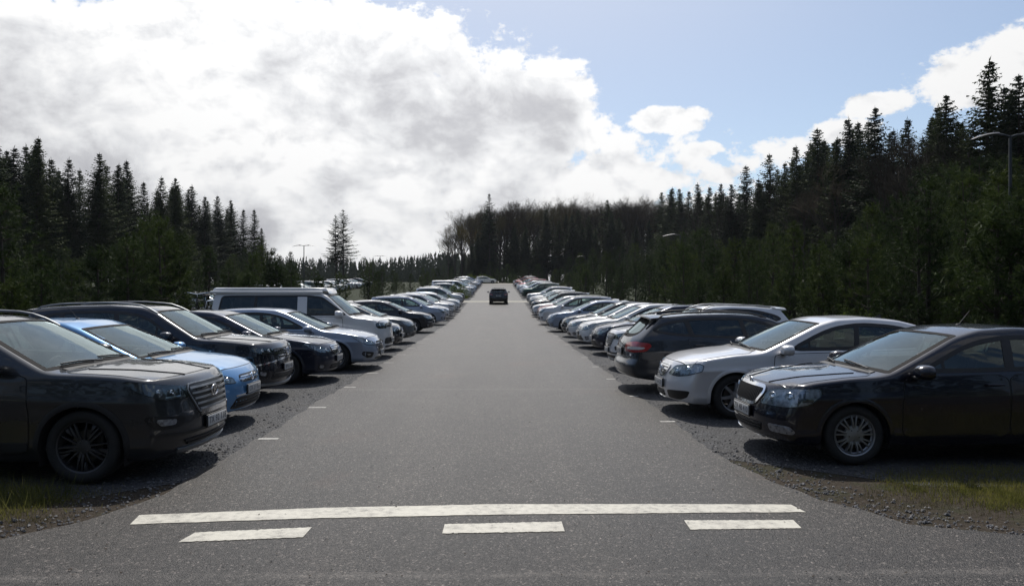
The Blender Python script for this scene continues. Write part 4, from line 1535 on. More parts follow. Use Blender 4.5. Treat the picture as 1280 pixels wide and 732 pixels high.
# cloud masses: (px, row, rx_deg, ry_deg, weight) in sky directions
BL = [(60, 128, 17, 5.7, 1.15), (330, 120, 13, 7.2, 1.25), (520, 150, 10, 6.6, 1.2), (655, 165, 6.0, 5.0, 1.05), (60, 230, 22, 8, 1.1), (420, 260, 24, 6, 1.15),
      (700, 238, 10, 3.0, 1.0), (800, 226, 4.5, 1.3, .8), (838, 150, 2.9, 1.0, 1.0), (878, 187, 1.6, .6, .9), (985, 184, 2.6, .9, .62), (1045, 168, 2.6, .9, .55), (1092, 130, 2.4, .75, .60),
      (1235, 90, 4.0, 1.9, .85), (1300, 75, 5, 2.6, 1.0), (905, 218, 2.2, .8, .76), (300, 250, 40, 6, .9)]
acc = None
for (px, row, rx, ry, wgt) in BL:
    a0, e0 = pxaz(px, row)
    dx = mth(wt, 'DIVIDE', mth(wt, 'SUBTRACT', az, a0), rx)
    dy = mth(wt, 'DIVIDE', mth(wt, 'SUBTRACT', el, e0), ry)
    r2 = mth(wt, 'ADD', mth(wt, 'MULTIPLY', dx, dx), mth(wt, 'MULTIPLY', dy, dy))
    v = mth(wt, 'MULTIPLY', mth(wt, 'SUBTRACT', 1.0, mth(wt, 'MULTIPLY', r2, .62)), wgt)
    acc = v if acc is None else mth(wt, 'MAXIMUM', acc, v)
# generic clouds away from the photographed part of the sky
away = mth(wt, 'SUBTRACT', mth(wt, 'DIVIDE', mth(wt, 'ABSOLUTE', az), 30.0), 1.9, clamp=True)
gen = mth(wt, 'MULTIPLY', mth(wt, 'ADD', mth(wt, 'MULTIPLY', mth(wt, 'SUBTRACT', big, .53), 5.0), .1), 1.0)
gen = mth(wt, 'MULTIPLY_ADD', away, mth(wt, 'ADD', gen, 2.0), -2.0)
acc = mth(wt, 'MAXIMUM', acc, gen)
acc = mth(wt, 'MAXIMUM', acc, -1.6)
edge = mth(wt, 'MULTIPLY', mth(wt, 'SUBTRACT', fine, .5), 2.3)
edge2 = mth(wt, 'MULTIPLY', mth(wt, 'SUBTRACT', wnoise(.75, 6, .68, (7, 1, 9)), .5), 1.1)
dens = mth(wt, 'ADD', mth(wt, 'ADD', acc, edge), edge2)
cov = wt.nodes.new('ShaderNodeMapRange'); cov.interpolation_type = 'SMOOTHSTEP'
wt.links.new(dens, cov.inputs[0]); cov.inputs[1].default_value = .14; cov.inputs[2].default_value = .44
# cloud light: thick parts grey, tops and edges bright
up = wnoise(.19, 7, .62, (3, 17 + 1.5, 5), .2)
relief = mth(wt, 'MULTIPLY', mth(wt, 'SUBTRACT', fine, up), 2.3)
low = wnoise(.055, 5, .55, (40, 8, 2), .3)
thick = wt.nodes.new('ShaderNodeMapRange'); thick.interpolation_type = 'SMOOTHSTEP'
wt.links.new(mth(wt, 'ADD', mth(wt, 'ADD', acc, mth(wt, 'MULTIPLY', edge, .85)), mth(wt, 'MULTIPLY', mth(wt, 'SUBTRACT', low, .5), 3.4)), thick.inputs[0])
thick.inputs[1].default_value = .62; thick.inputs[2].default_value = 1.75
thick.inputs[3].default_value = 1.0; thick.inputs[4].default_value = 0.0
lum = mth(wt, 'ADD', thick.outputs[0], relief, clamp=True)
CL = ramp(wt, lum, [(0, (.57, .575, .615)), (.38, (.69, .695, .725)), (.72, (.92, .93, .95)), (1, (1.12, 1.12, 1.12))])
# brighter towards the sun, as thin cloud is when the sun stands behind it
dotn = wt.nodes.new('ShaderNodeVectorMath'); dotn.operation = 'DOT_PRODUCT'
wt.links.new(DIR, dotn.inputs[0]); dotn.inputs[1].default_value = sv
sg_ = mth(wt, 'POWER', mth(wt, 'MAXIMUM', mth(wt, 'MULTIPLY_ADD', dotn.outputs['Value'], .5, .5), 0.0), 2.4)
CLOUD_K = 1.9
clk = mth(wt, 'MULTIPLY', mth(wt, 'MULTIPLY_ADD', sg_, .66, .14), CLOUD_K)
vm = wt.nodes.new('ShaderNodeVectorMath'); vm.operation = 'SCALE'
wt.links.new(CL, vm.inputs[0]); wt.links.new(clk, vm.inputs['Scale'])
vs_ = wt.nodes.new('ShaderNodeVectorMath'); vs_.operation = 'SCALE'
wt.links.new(hs.outputs[0], vs_.inputs[0])
# veil of thin bright air near the sun
vs_.inputs['Scale'].default_value = SKY_K
veil = mixc(wt, mth(wt, 'MULTIPLY', mth(wt, 'POWER', mth(wt, 'MAXIMUM', dotn.outputs['Value'], 0.0), 6.0), 1.45, clamp=True), vs_.outputs[0], (1.0, 1.04, 1.16))
final = mixc(wt, cov.outputs[0], veil, vm.outputs[0])
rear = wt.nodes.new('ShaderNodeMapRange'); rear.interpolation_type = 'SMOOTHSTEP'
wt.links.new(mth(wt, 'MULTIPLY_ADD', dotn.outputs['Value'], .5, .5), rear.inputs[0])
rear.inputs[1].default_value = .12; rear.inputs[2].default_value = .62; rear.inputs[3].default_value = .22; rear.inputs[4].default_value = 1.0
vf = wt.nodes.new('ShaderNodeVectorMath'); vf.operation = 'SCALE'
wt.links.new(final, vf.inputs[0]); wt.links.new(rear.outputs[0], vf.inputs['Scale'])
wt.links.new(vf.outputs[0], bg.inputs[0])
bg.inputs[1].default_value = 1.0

# ------------------------------------------------------------------ ground materials
def m_asphalt():
    m, nt, b = newmat('asphalt')
    co = objco(nt)
    agg = nt.nodes.new('ShaderNodeTexVoronoi'); agg.inputs['Scale'].default_value = 120
    nt.links.new(co, agg.inputs['Vector'])
    agg2 = nt.nodes.new('ShaderNodeTexVoronoi'); agg2.inputs['Scale'].default_value = 75
    nt.links.new(co, agg2.inputs['Vector'])
    fine_ = noise_node(nt, 260, 3, .6, co)
    bigp = noise_node(nt, .55, 6, .6, co)
    mid = noise_node(nt, 3.2, 6, .65, co)
    sep = nt.nodes.new('ShaderNodeSeparateXYZ'); nt.links.new(co, sep.inputs[0])
    # stretched wear along the lane
    mp = nt.nodes.new('ShaderNodeMapping'); mp.inputs['Scale'].default_value = (1.6, .10, 1)
    nt.links.new(co, mp.inputs[0])
    lane = noise_node(nt, 1.0, 5, .6, mp.outputs[0])
    c = ramp(nt, agg.outputs['Distance'], [(0, (.12, .113, .106)), (.28, (.060, .056, .053)), (.6, (.014, .014, .014))])
    c = mixc(nt, .62, c, ramp(nt, agg2.outputs['Color'], [(.0, (.012, .012, .012)), (.5, (.042, .041, .039)), (.74, (.085, .082, .078)), (.84, (.20, .19, .18)), (1, (.50, .48, .45))]))
    c = mixc(nt, .55, c, ramp(nt, lane.outputs[0], [(.3, (.60, .60, .61)), (.7, (1.30, 1.28, 1.25))]), 'MULTIPLY')
    c = mixc(nt, .8, c, ramp(nt, bigp.outputs[0], [(.3, (.80, .80, .82)), (.7, (1.2, 1.19, 1.17))]), 'MULTIPLY')
    c = mixc(nt, .6, c, ramp(nt, mid.outputs[0], [(.3, (.82, .82, .82)), (.7, (1.18, 1.18, 1.18))]), 'MULTIPLY')
    # rusty stains
    st = noise_node(nt, .42, 3, .5, co, .6)
    c = mixc(nt, ramp(nt, st.outputs[0], [(.60, (0, 0, 0)), (.72, (.45, .45, .45))]), c, (.085, .055, .045))
    # old ghosted line across the junction mouth
    gl = mth(nt, 'SUBTRACT', 1.0, mth(nt, 'MULTIPLY', mth(nt, 'ABSOLUTE', mth(nt, 'SUBTRACT', sep.outputs[1], 4.80)), 12.0), clamp=True)
    wob = noise_node(nt, 2.0, 6, .7, co)
    gl = mth(nt, 'MULTIPLY', gl, ramp(nt, wob.outputs[0], [(.40, (0, 0, 0)), (.62, (.8, .8, .8))]))
    c = mixc(nt, gl, c, (.16, .155, .145))
    gl2 = mth(nt, 'SUBTRACT', 1.0, mth(nt, 'MULTIPLY', mth(nt, 'ABSOLUTE', mth(nt, 'SUBTRACT', mth(nt, 'ADD', sep.outputs[1], mth(nt, 'MULTIPLY', wob.outputs[0], .10)), 14.1)), 9.0), clamp=True)
    c = mixc(nt, mth(nt, 'MULTIPLY', gl2, .55), c, (.13, .125, .12))
    ck = nt.nodes.new('ShaderNodeTexVoronoi'); ck.feature = 'DISTANCE_TO_EDGE'; ck.inputs['Scale'].default_value = .55
    wv = nt.nodes.new('ShaderNodeVectorMath'); wv.operation = 'ADD'
    wn = noise_node(nt, 1.8, 6, .7, co); ws_ = nt.nodes.new('ShaderNodeVectorMath'); ws_.operation = 'SCALE'
    nt.links.new(wn.outputs['Color'], ws_.inputs[0]); ws_.inputs['Scale'].default_value = 1.1
    nt.links.new(co, wv.inputs[0]); nt.links.new(ws_.outputs[0], wv.inputs[1]); nt.links.new(wv.outputs[0], ck.inputs['Vector'])
    crack = mth(nt, 'SUBTRACT', 1.0, mth(nt, 'MULTIPLY', ck.outputs[0], 150.0), clamp=True)
    cm = noise_node(nt, .35, 3, .5, co)
    crack = mth(nt, 'MULTIPLY', crack, ramp(nt, cm.outputs[0], [(.52, (0, 0, 0)), (.60, (.7, .7, .7))]))
    c = mixc(nt, crack, c, (.012, .012, .012))
    # wheel tracks polished darker, tar blots
    trk = mth(nt, 'ABSOLUTE', mth(nt, 'SUBTRACT', mth(nt, 'ABSOLUTE', mth(nt, 'ADD', sep.outputs[0], .25)), .85))
    trk = mth(nt, 'MULTIPLY', mth(nt, 'SUBTRACT', 1.0, mth(nt, 'MULTIPLY', trk, 2.6), clamp=True), mth(nt, 'MULTIPLY', lane.outputs[0], .55))
    c = mixc(nt, trk, c, mixc(nt, 1.0, c, (1.45, 1.42, 1.38), 'MULTIPLY'))
    bl = noise_node(nt, 5.5, 2, .5, co)
    c = mixc(nt, ramp(nt, bl.outputs[0], [(.73, (0, 0, 0)), (.76, (.75, .75, .75))]), c, (.012, .012, .012))
    c = mixc(nt, 1.0, c, (.74, .70, .675), 'MULTIPLY')
    g1 = noise_node(nt, 48, 2, .6, co)
    g2 = noise_node(nt, 22, 3, .7, co)
    c = mixc(nt, 1.0, c, ramp(nt, g1.outputs[0], [(.34, (.50, .50, .50)), (.5, (.95, .95, .95)), (.66, (1.6, 1.57, 1.52))]), 'MULTIPLY')
    c = mixc(nt, .7, c, ramp(nt, g2.outputs[0], [(.34, (.60, .60, .60)), (.66, (1.35, 1.34, 1.32))]), 'MULTIPLY')
    jn = mth(nt, 'MULTIPLY', mth(nt, 'SUBTRACT', 6.6, sep.outputs[1]), .8, clamp=True)
    c = mixc(nt, jn, c, mixc(nt, 1.0, c, (.80, .79, .80), 'MULTIPLY'))
    nt.links.new(c, b.inputs['Base Color'])
    b.inputs['Roughness'].default_value = .52
    b.inputs['Specular IOR Level'].default_value = .34
    h = mth(nt, 'ADD', mth(nt, 'MULTIPLY', agg.outputs['Distance'], -.9), mth(nt, 'ADD', mth(nt, 'MULTIPLY', agg2.outputs['Distance'], -.8), mth(nt, 'MULTIPLY', fine_.outputs[0], .4)))
    bump(nt, h, .8, .006, b)
    return m
def m_gravel():
    m, nt, b = newmat('gravel')
    co = objco(nt)
    v = nt.nodes.new('ShaderNodeTexVoronoi'); v.inputs['Scale'].default_value = 34
    nt.links.new(co, v.inputs['Vector'])
    v2 = nt.nodes.new('ShaderNodeTexVoronoi'); v2.inputs['Scale'].default_value = 75
    nt.links.new(co, v2.inputs['Vector'])
    n = noise_node(nt, 1.1, 6, .65, co)
    sepc = nt.nodes.new('ShaderNodeSeparateColor'); nt.links.new(v.outputs['Color'], sepc.inputs[0])
    c = ramp(nt, sepc.outputs[0], [(0, (.032, .033, .036)), (.5, (.060, .060, .064)), (.85, (.10, .10, .105)), (1, (.20, .20, .20))])
    sepc2 = nt.nodes.new('ShaderNodeSeparateColor'); nt.links.new(v2.outputs['Color'], sepc2.inputs[0])
    c = mixc(nt, .4, c, ramp(nt, sepc2.outputs[0], [(0, (.03, .03, .033)), (1, (.12, .12, .125))]))
    c = mixc(nt, 1.0, c, ramp(nt, v.outputs['Distance'], [(.3, (1, 1, 1)), (.8, (.45, .45, .45))]), 'MULTIPLY')
    c = mixc(nt, ramp(nt, n.outputs[0], [(.5, (0, 0, 0)), (.75, (.45, .45, .45))]), c, (.06, .05, .04))
    nt.links.new(c, b.inputs['Base Color'])
    b.inputs['Roughness'].default_value = .75
    h = mth(nt, 'ADD', mth(nt, 'MULTIPLY', v.outputs['Distance'], -1.0), mth(nt, 'MULTIPLY', v2.outputs['Distance'], -.5))
    bump(nt, h, 1.0, .03, b)
    return m
def m_soil():
    m, nt, b = newmat('soil_and_turf')
    co = objco(nt)
    n = noise_node(nt, 1.4, 7, .68, co)
    n2 = noise_node(nt, 22, 6, .7, co)
    c = ramp(nt, n2.outputs[0], [(.3, (.028, .022, .016)), (.55, (.058, .046, .034)), (.8, (.11, .095, .075))])
    g2 = ramp(nt, n2.outputs[0], [(.3, (.020, .028, .010)), (.7, (.055, .070, .025))])
    c = mixc(nt, ramp(nt, n.outputs[0], [(.50, (0, 0, 0)), (.66, (.7, .7, .7))]), c, g2)
    sep = nt.nodes.new('ShaderNodeSeparateXYZ'); nt.links.new(co, sep.inputs[0])
    far_ = mth(nt, 'MULTIPLY', mth(nt, 'SUBTRACT', mth(nt, 'ABSOLUTE', sep.outputs[0]), 8.5), .5, clamp=True)
    c = mixc(nt, mth(nt, 'MULTIPLY', far_, .9), c, ramp(nt, n.outputs[0], [(.3, (.012, .018, .007)), (.7, (.026, .036, .012))]))
    nt.links.new(c, b.inputs['Base Color']); b.inputs['Roughness'].default_value = .9
    b.inputs['Specular IOR Level'].default_value = .15
    bump(nt, n2.outputs[0], .8, .05, b)
    return m
def m_paintline():
    m, nt, b = newmat('road_paint')
    co = objco(nt)
    n = noise_node(nt, 14, 7, .7, co)
    f = noise_node(nt, 160, 3, .6, co)
    s_ = mth(nt, 'ADD', mth(nt, 'MULTIPLY', n.outputs[0], .62), mth(nt, 'MULTIPLY', f.outputs[0], .38))
    w2 = noise_node(nt, 1.1, 5, .7, co)
    s_ = mth(nt, 'ADD', s_, mth(nt, 'MULTIPLY', mth(nt, 'SUBTRACT', w2.outputs[0], .5), .35))
    c = ramp(nt, s_, [(.36, (.07, .068, .065)), (.42, (.34, .32, .275)), (.52, (.50, .475, .405)), (.7, (.60, .57, .485))])
    nt.links.new(c, b.inputs['Base Color']); b.inputs['Roughness'].default_value = .6
    bump(nt, f.outputs[0], .5, .004, b)
    return m
M['asphalt'] = m_asphalt(); M['gravel'] = m_gravel(); M['soil'] = m_soil(); M['line'] = m_paintline()
M['tick'] = simple('worn_tick_paint', (.42, .41, .38), .7, var=.35, vscale=25)
M['pale'] = simple('pale_stone_dust', (.30, .285, .24), .9, var=.2, vscale=3)
M['kerb'] = simple('kerb_concrete', (.26, .255, .24), .85, var=.2, vscale=6)

def structure(name, me):
    return link(name, me, None, kind='structure')

# base ground, one sheet to the horizon
ys = np.concatenate([np.linspace(-80, 34, 12), np.linspace(36, 200, 84), np.array([230, 300, 450, 700, 1100, 1400])])
xs = np.array([-1000, -400, -150, -60, -30, -15, -8, 0, 8, 15, 30, 60, 150, 400, 1000.])
YY, XX = np.meshgrid(ys, xs, indexing='ij')
V = np.column_stack([XX.ravel(), YY.ravel(), ground_z(YY.ravel())])
ii = np.arange(len(ys) * len(xs)).reshape(len(ys), len(xs))
Fq = np.stack([ii[:-1, :-1], ii[:-1, 1:], ii[1:, 1:], ii[1:, :-1]], -1).reshape(-1, 4)
structure('ground', mk_mesh('ground', V, Fq, [M['soil']]))

def wob(y, seed, amp=.06):
    return amp * (math.sin(y * 1.3 + seed) * .5 + math.sin(y * 3.7 + seed * 2) * .3 + math.sin(y * 9.1 + seed * 3) * .25 + random.uniform(-.25, .25))

def strip_sheet(name, left, right, ys_, mat, dz, n=1):
    vs = []; fs = []
    for y in ys_:
        xl, xr = left(y), right(y)
        for k in range(n + 1):
            vs.append((xl + (xr - xl) * k / n, y, gz(y) + dz))
    for i in range(len(ys_) - 1):
        for k in range(n):
            a = i * (n + 1) + k
            fs.append((a, a + 1, a + n + 2, a + n + 1))
    return structure(name, mk_mesh(name, vs, fs, [mat]))

yl = np.concatenate([np.arange(6.2, 40, .12), np.arange(40, 72.4, .6)])
y2 = np.arange(76.3, 147, .6)
def LFT(y):
    # junction flare below y = 7
    return -3.02 + wob(y, 1, .05) - (max(0, 7.0 - y) ** 2) * .35
def RGT(y):
    return 2.52 + wob(y, 5, .05) + (max(0, 7.6 - y) ** 1.9) * .25
# gravel bays beside the lane
strip_sheet('gravel_bays', lambda y: -9.2, lambda y: -2.85 - max(0, 7.4 - y) * 1.2, [q for q in yl if q > 6.6], M['gravel'], .004, 3)
strip_sheet('gravel_bays', lambda y: 2.4 + max(0, 8.2 - y) * 1.3, lambda y: 8.4, [q for q in yl if q > 6.9], M['gravel'], .004, 3)
strip_sheet('gravel_bays', lambda y: -9.2, lambda y: -2.85, list(y2), M['gravel'], .004, 1)
strip_sheet('gravel_bays', lambda y: 2.4, lambda y: 8.4, list(y2), M['gravel'], .004, 1)
# the lane and the junction mouth
yroad = np.concatenate([np.arange(4.6, 40, .12), np.arange(40, 150, .7)])
def LF2(y):
    if y < 6.9:
        # flare: from (-3.1, 6.6) to (-4.2, 5.3) to far left at 4.6
        return float(np.interp(y, [4.6, 4.9, 5.2, 5.5, 6.0, 6.5, 6.9], [-60, -9, -4.9, -3.75, -3.32, -3.12, -3.02])) + wob(y, 1, .05)
    return -3.02 + wob(y, 1, .055) + (0.0 if y < 40 else 0)
def RG2(y):
    if y < 7.9:
        return float(np.interp(y, [4.6, 5.0, 5.3, 5.55, 5.8, 6.5, 7.2, 7.9], [60, 9, 5.0, 3.85, 3.25, 2.82, 2.62, 2.5])) + wob(y, 5, .06)
    return 2.48 + wob(y, 5, .055)
strip_sheet('road', LF2, RG2, list(yroad), M['asphalt'], .008, 4)
vs = [(-60, -30, .008), (60, -30, .008), (60, 4.6, .008), (-60, 4.6, .008)]
structure('road', mk_mesh('road', vs, [(0, 1, 2, 3)], [M['asphalt']]))
# cross path of pale stone dust, running across the lane
strip_sheet('cross_path', lambda y: -9.5, lambda y: 9, list(np.arange(72.6, 76.4, .4)), M['pale'], .012, 1)
strip_sheet('end_path', lambda y: -5, lambda y: 6, list(np.arange(146, 150.6, .5)), M['pale'], .012, 1)

def px2g(px, row):
    D = F_PX * 1.83 / (row - 366)
    return ((px - 623.4) / F_PX * D, D)
def marking(name, pts, mat, dz=.012):
    vs = [(x, y, gz(y) + dz) for x, y in pts]
    return structure(name, mk_mesh(name, vs, [list(range(len(vs)))], [mat]))
# long solid line, slightly bowed; built from ground positions
up_ = [px2g(*q) for q in ((178, 642.5), (400, 634.8), (620, 631.2), (820, 632), (991, 633.6))]
dn_ = [px2g(*q) for q in ((167, 654), (400, 647.5), (620, 644.2), (820, 643.5), (1010, 643.2))]
def lerp_line(a, n=24):
    a = np.array(a); t = np.linspace(0, 1, n); k = np.linspace(0, 1, len(a))
    return np.column_stack([np.interp(t, k, a[:, 0]), np.interp(t, k, a[:, 1])])
def band(name, up, dn, mat, rough=.006):
    U = lerp_line(up, 60); Dn = lerp_line(dn, 60)
    vs = []; fs = []
    for i in range(60):
        vs.append((U[i][0], U[i][1] + random.uniform(-rough, rough), .0125)); vs.append((Dn[i][0], Dn[i][1] + random.uniform(-rough, rough), .0125))
    for i in range(59):
        fs.append((2 * i + 1, 2 * i + 3, 2 * i + 2, 2 * i))
    structure(name, mk_mesh(name, vs, fs, [mat]))
band('road_marking', up_, dn_, M['line'])
for u, d_ in ((((247, 664.5), (391, 658.8)), ((226, 676.5), (380, 671.2))), (((556, 656), (702, 653.5)), ((553, 667.6), (706, 665.8))), (((856, 652.8), (994, 653.2)), ((864, 664.4), (1005, 663.6)))):
    band('road_marking', [px2g(*q) for q in u], [px2g(*q) for q in d_], M['line'])
for k in range(24):
    y = 9.32 + 2.53 * k
    if y < 71:
        x = -2.86 + random.uniform(-.03, .03); w_ = .24 * random.uniform(.8, 1.15)
        marking('bay_tick', [(x - w_ / 2, y - .04), (x + w_ / 2, y - .035), (x + w_ / 2, y + .04), (x - w_ / 2, y + .035)], M['tick'])
    y = 10.47 + 2.6 * k
    if y < 71:
        x = 2.40 + random.uniform(-.03, .03); w_ = .20 * random.uniform(.75, 1.15)
        marking('bay_tick', [(x - w_ / 2, y - .04), (x + w_ / 2, y - .035), (x + w_ / 2, y + .04), (x - w_ / 2, y + .035)], M['tick'])

# thin summer haze
def haze():
    x0, x1, y0, y1, z0, z1 = -1010, 1010, -90, 1410, -1.0, 42.0
    vs = [(x, y, z) for z in (z0, z1) for y in (y0, y1) for x in (x0, x1)]
    fs = [(0, 2, 3, 1), (4, 5, 7, 6), (0, 1, 5, 4), (2, 6, 7, 3), (0, 4, 6, 2), (1, 3, 7, 5)]
    m = bpy.data.materials.new('haze'); m.use_nodes = True; nt = m.node_tree; nt.nodes.clear()
    out = nt.nodes.new('ShaderNodeOutputMaterial'); v = nt.nodes.new('ShaderNodeVolumePrincipled')
    v.inputs['Color'].default_value = (.80, .86, .95, 1); v.inputs['Density'].default_value = .0001; v.inputs['Anisotropy'].default_value = .3
    nt.links.new(v.outputs[0], out.inputs['Volume'])
    o = link('haze', mk_mesh('haze', vs, fs, [m], None, False), None, kind='stuff', label='thin pale air that softens the far woods')
    o['category'] = 'haze'
haze()
# ------------------------------------------------------------------ vegetation
def m_leaf(name, dark, light, trans=.25, scale=.8, rough=.75):
    m = bpy.data.materials.new(name); m.use_nodes = True
    nt = m.node_tree; b = nt.nodes['Principled BSDF']; out = nt.nodes['Material Output']
    co = objco(nt)
    n = noise_node(nt, scale, 4, .6, co)
    f = noise_node(nt, 9, 3, .6, co)
    s_ = mth(nt, 'ADD', mth(nt, 'MULTIPLY', n.outputs[0], .6), mth(nt, 'MULTIPLY', f.outputs[0], .4))
    oi = nt.nodes.new('ShaderNodeObjectInfo')
    c = ramp(nt, s_, [(.35, dark), (.65, light)])
    c = mixc(nt, 1.0, c, ramp(nt, oi.outputs['Random'], [(0, (.55, .60, .62)), (.45, (1, 1, 1)), (.8, (1.3, 1.22, 1.0)), (1, (1.6, 1.4, .95))]), 'MULTIPLY')
    nt.links.new(c, b.inputs['Base Color'])
    b.inputs['Roughness'].default_value = rough
    b.inputs['Specular IOR Level'].default_value = .12
    if trans:
        t = nt.nodes.new('ShaderNodeBsdfTranslucent'); nt.links.new(c, t.inputs[0])
        mx = nt.nodes.new('ShaderNodeMixShader'); mx.inputs[0].default_value = trans
        nt.links.new(b.outputs[0], mx.inputs[1]); nt.links.new(t.outputs[0], mx.inputs[2]); nt.links.new(mx.outputs[0], out.inputs[0])
    return m
M['spruce'] = m_leaf('spruce_needles', (.014, .026, .011), (.038, .056, .020), .15, .5)
M['pine'] = m_leaf('young_pine_needles', (.012, .024, .008), (.052, .076, .022), .30, .9)
M['bush'] = m_leaf('bush_leaves', (.035, .060, .012), (.11, .15, .035), .3, 1.2)
M['twig'] = m_leaf('twigs', (.030, .023, .017), (.062, .048, .033), 0, 1.5, .8)
M['bud'] = m_leaf('budding_twigs', (.040, .035, .016), (.085, .075, .030), .2, 1.5, .8)
M['bark'] = simple('bark', (.042, .033, .026), .9, var=.45, vscale=7)
M['grassblade'] = m_leaf('grass_blades', (.07, .085, .02), (.22, .21, .07), .4, 3)
M['drygrass'] = m_leaf('dry_grass', (.12, .10, .05), (.22, .19, .11), .25, 3)
M['far_wood'] = m_leaf('far_needles', (.016, .026, .014), (.032, .044, .022), .1, .05)

def trunk_mesh(h, r0, r1, bend=.02, n=8, seg=9, seed=0, mat=None):
    rr = random.Random(seed)
    b = MB(); pts = []; rs = []
    ax, ay = rr.uniform(-bend, bend), rr.uniform(-bend, bend)
    for i in range(seg + 1):
        f = i / seg
        pts.append((ax * h * f * f, ay * h * f * f, h * f)); rs.append(r0 * (1 - f) + r1 * f + (r0 * .35 if i == 0 else 0))
    b.tube(pts, rs, mat or M['bark'], n)
    return b, pts

def tri_cloud(name, C, A, B, mat):
    """triangles from centres and two edge vectors"""
    n = len(C)
    V = np.empty((n * 3, 3)); V[0::3] = C - A * .5; V[1::3] = C + A * .5; V[2::3] = C + B
    Fi = np.arange(n * 3).reshape(-1, 3)
    return mk_mesh(name, V, Fi, [mat], None, False)

def spruce_proto(H, Rb, seed, bare=.15, dens=1.0):
    """tall spruce: whorls of drooping boughs, each a fan of ragged sprays"""
    r = np.random.default_rng(seed)
    C = []; A = []; B = []
    b, pts = trunk_mesh(H, H * .011 + .06, .02, .008, 8, 8, seed)
    z = H * bare
    while z < H * .995:
        f = (z - H * bare) / (H * (1 - bare))
        rad = Rb * (1 - f) ** .66 * (.35 + .65 * min(1, f * 5 + .3))
        nb = int((5 + 3 * (1 - f)) * dens) + 1
        for k in range(nb):
            a = r.uniform(0, 2 * math.pi)
            ln = max(.25, rad * r.uniform(.55, 1.22))
            if r.random() < .10: continue
            droop = r.uniform(.10, .38) * (1 - f * .9) - .15 * f
            dv = np.array([math.cos(a), math.sin(a), 0]); sd_ = np.array([-math.sin(a), math.cos(a), 0])
            ns = max(3, int(ln / .26))
            for q in range(ns):
                t = (q + .6) / ns
                p = dv * ln * t + np.array([0, 0, z - droop * ln * t + .22 * ln * t * t])
                w = (.42 * (1 - t) + .16) * (ln ** .5) * .8
                for sgn in (-1, 1):
                    tip = dv * r.uniform(.15, .35) * w * 2 + sd_ * sgn * w * r.uniform(.7, 1.5) + np.array([0, 0, -r.uniform(.05, .5) * w])
                    C.append(p + r.normal(0, .03, 3)); A.append(dv * r.uniform(.14, .28) + np.array([0, 0, r.uniform(-.10, .10)])); B.append(tip)
                C.append(p); A.append(sd_ * .10 + dv * .05); B.append(np.array([0, 0, -r.uniform(.10, .38) * (1 - t * .3)]) + dv * r.uniform(0, .15))
            # bough wood
            C.append(np.array([0, 0, z])); A.append(np.array([0, 0, .05])); B.append(dv * ln * .7 + np.array([0, 0, -droop * ln * .5]))
        z += r.uniform(.20, .36) * (H / 18) ** .5 / dens ** .3
    for k in range(6):   # leader
        C.append(np.array([0, 0, H - .5 + k * .1])); A.append(np.array([r.uniform(-.1, .1), r.uniform(-.1, .1), 0])); B.append(np.array([r.uniform(-.1, .1), r.uniform(-.1, .1), .35]))
    # dead lower twigs
    for k in range(40):
        zz = r.uniform(.12, max(.14, bare)) * H; a = r.uniform(0, 6.28)
        C.append(np.array([0, 0, zz])); A.append(np.array([0, 0, .025])); B.append(np.array([math.cos(a), math.sin(a), r.uniform(-.4, .1)]) * r.uniform(.3, 1.2))
    cr = tri_cloud('crown', np.array(C), np.array(A), np.array(B), M['spruce'])
    return cr, b.mesh('trunk')

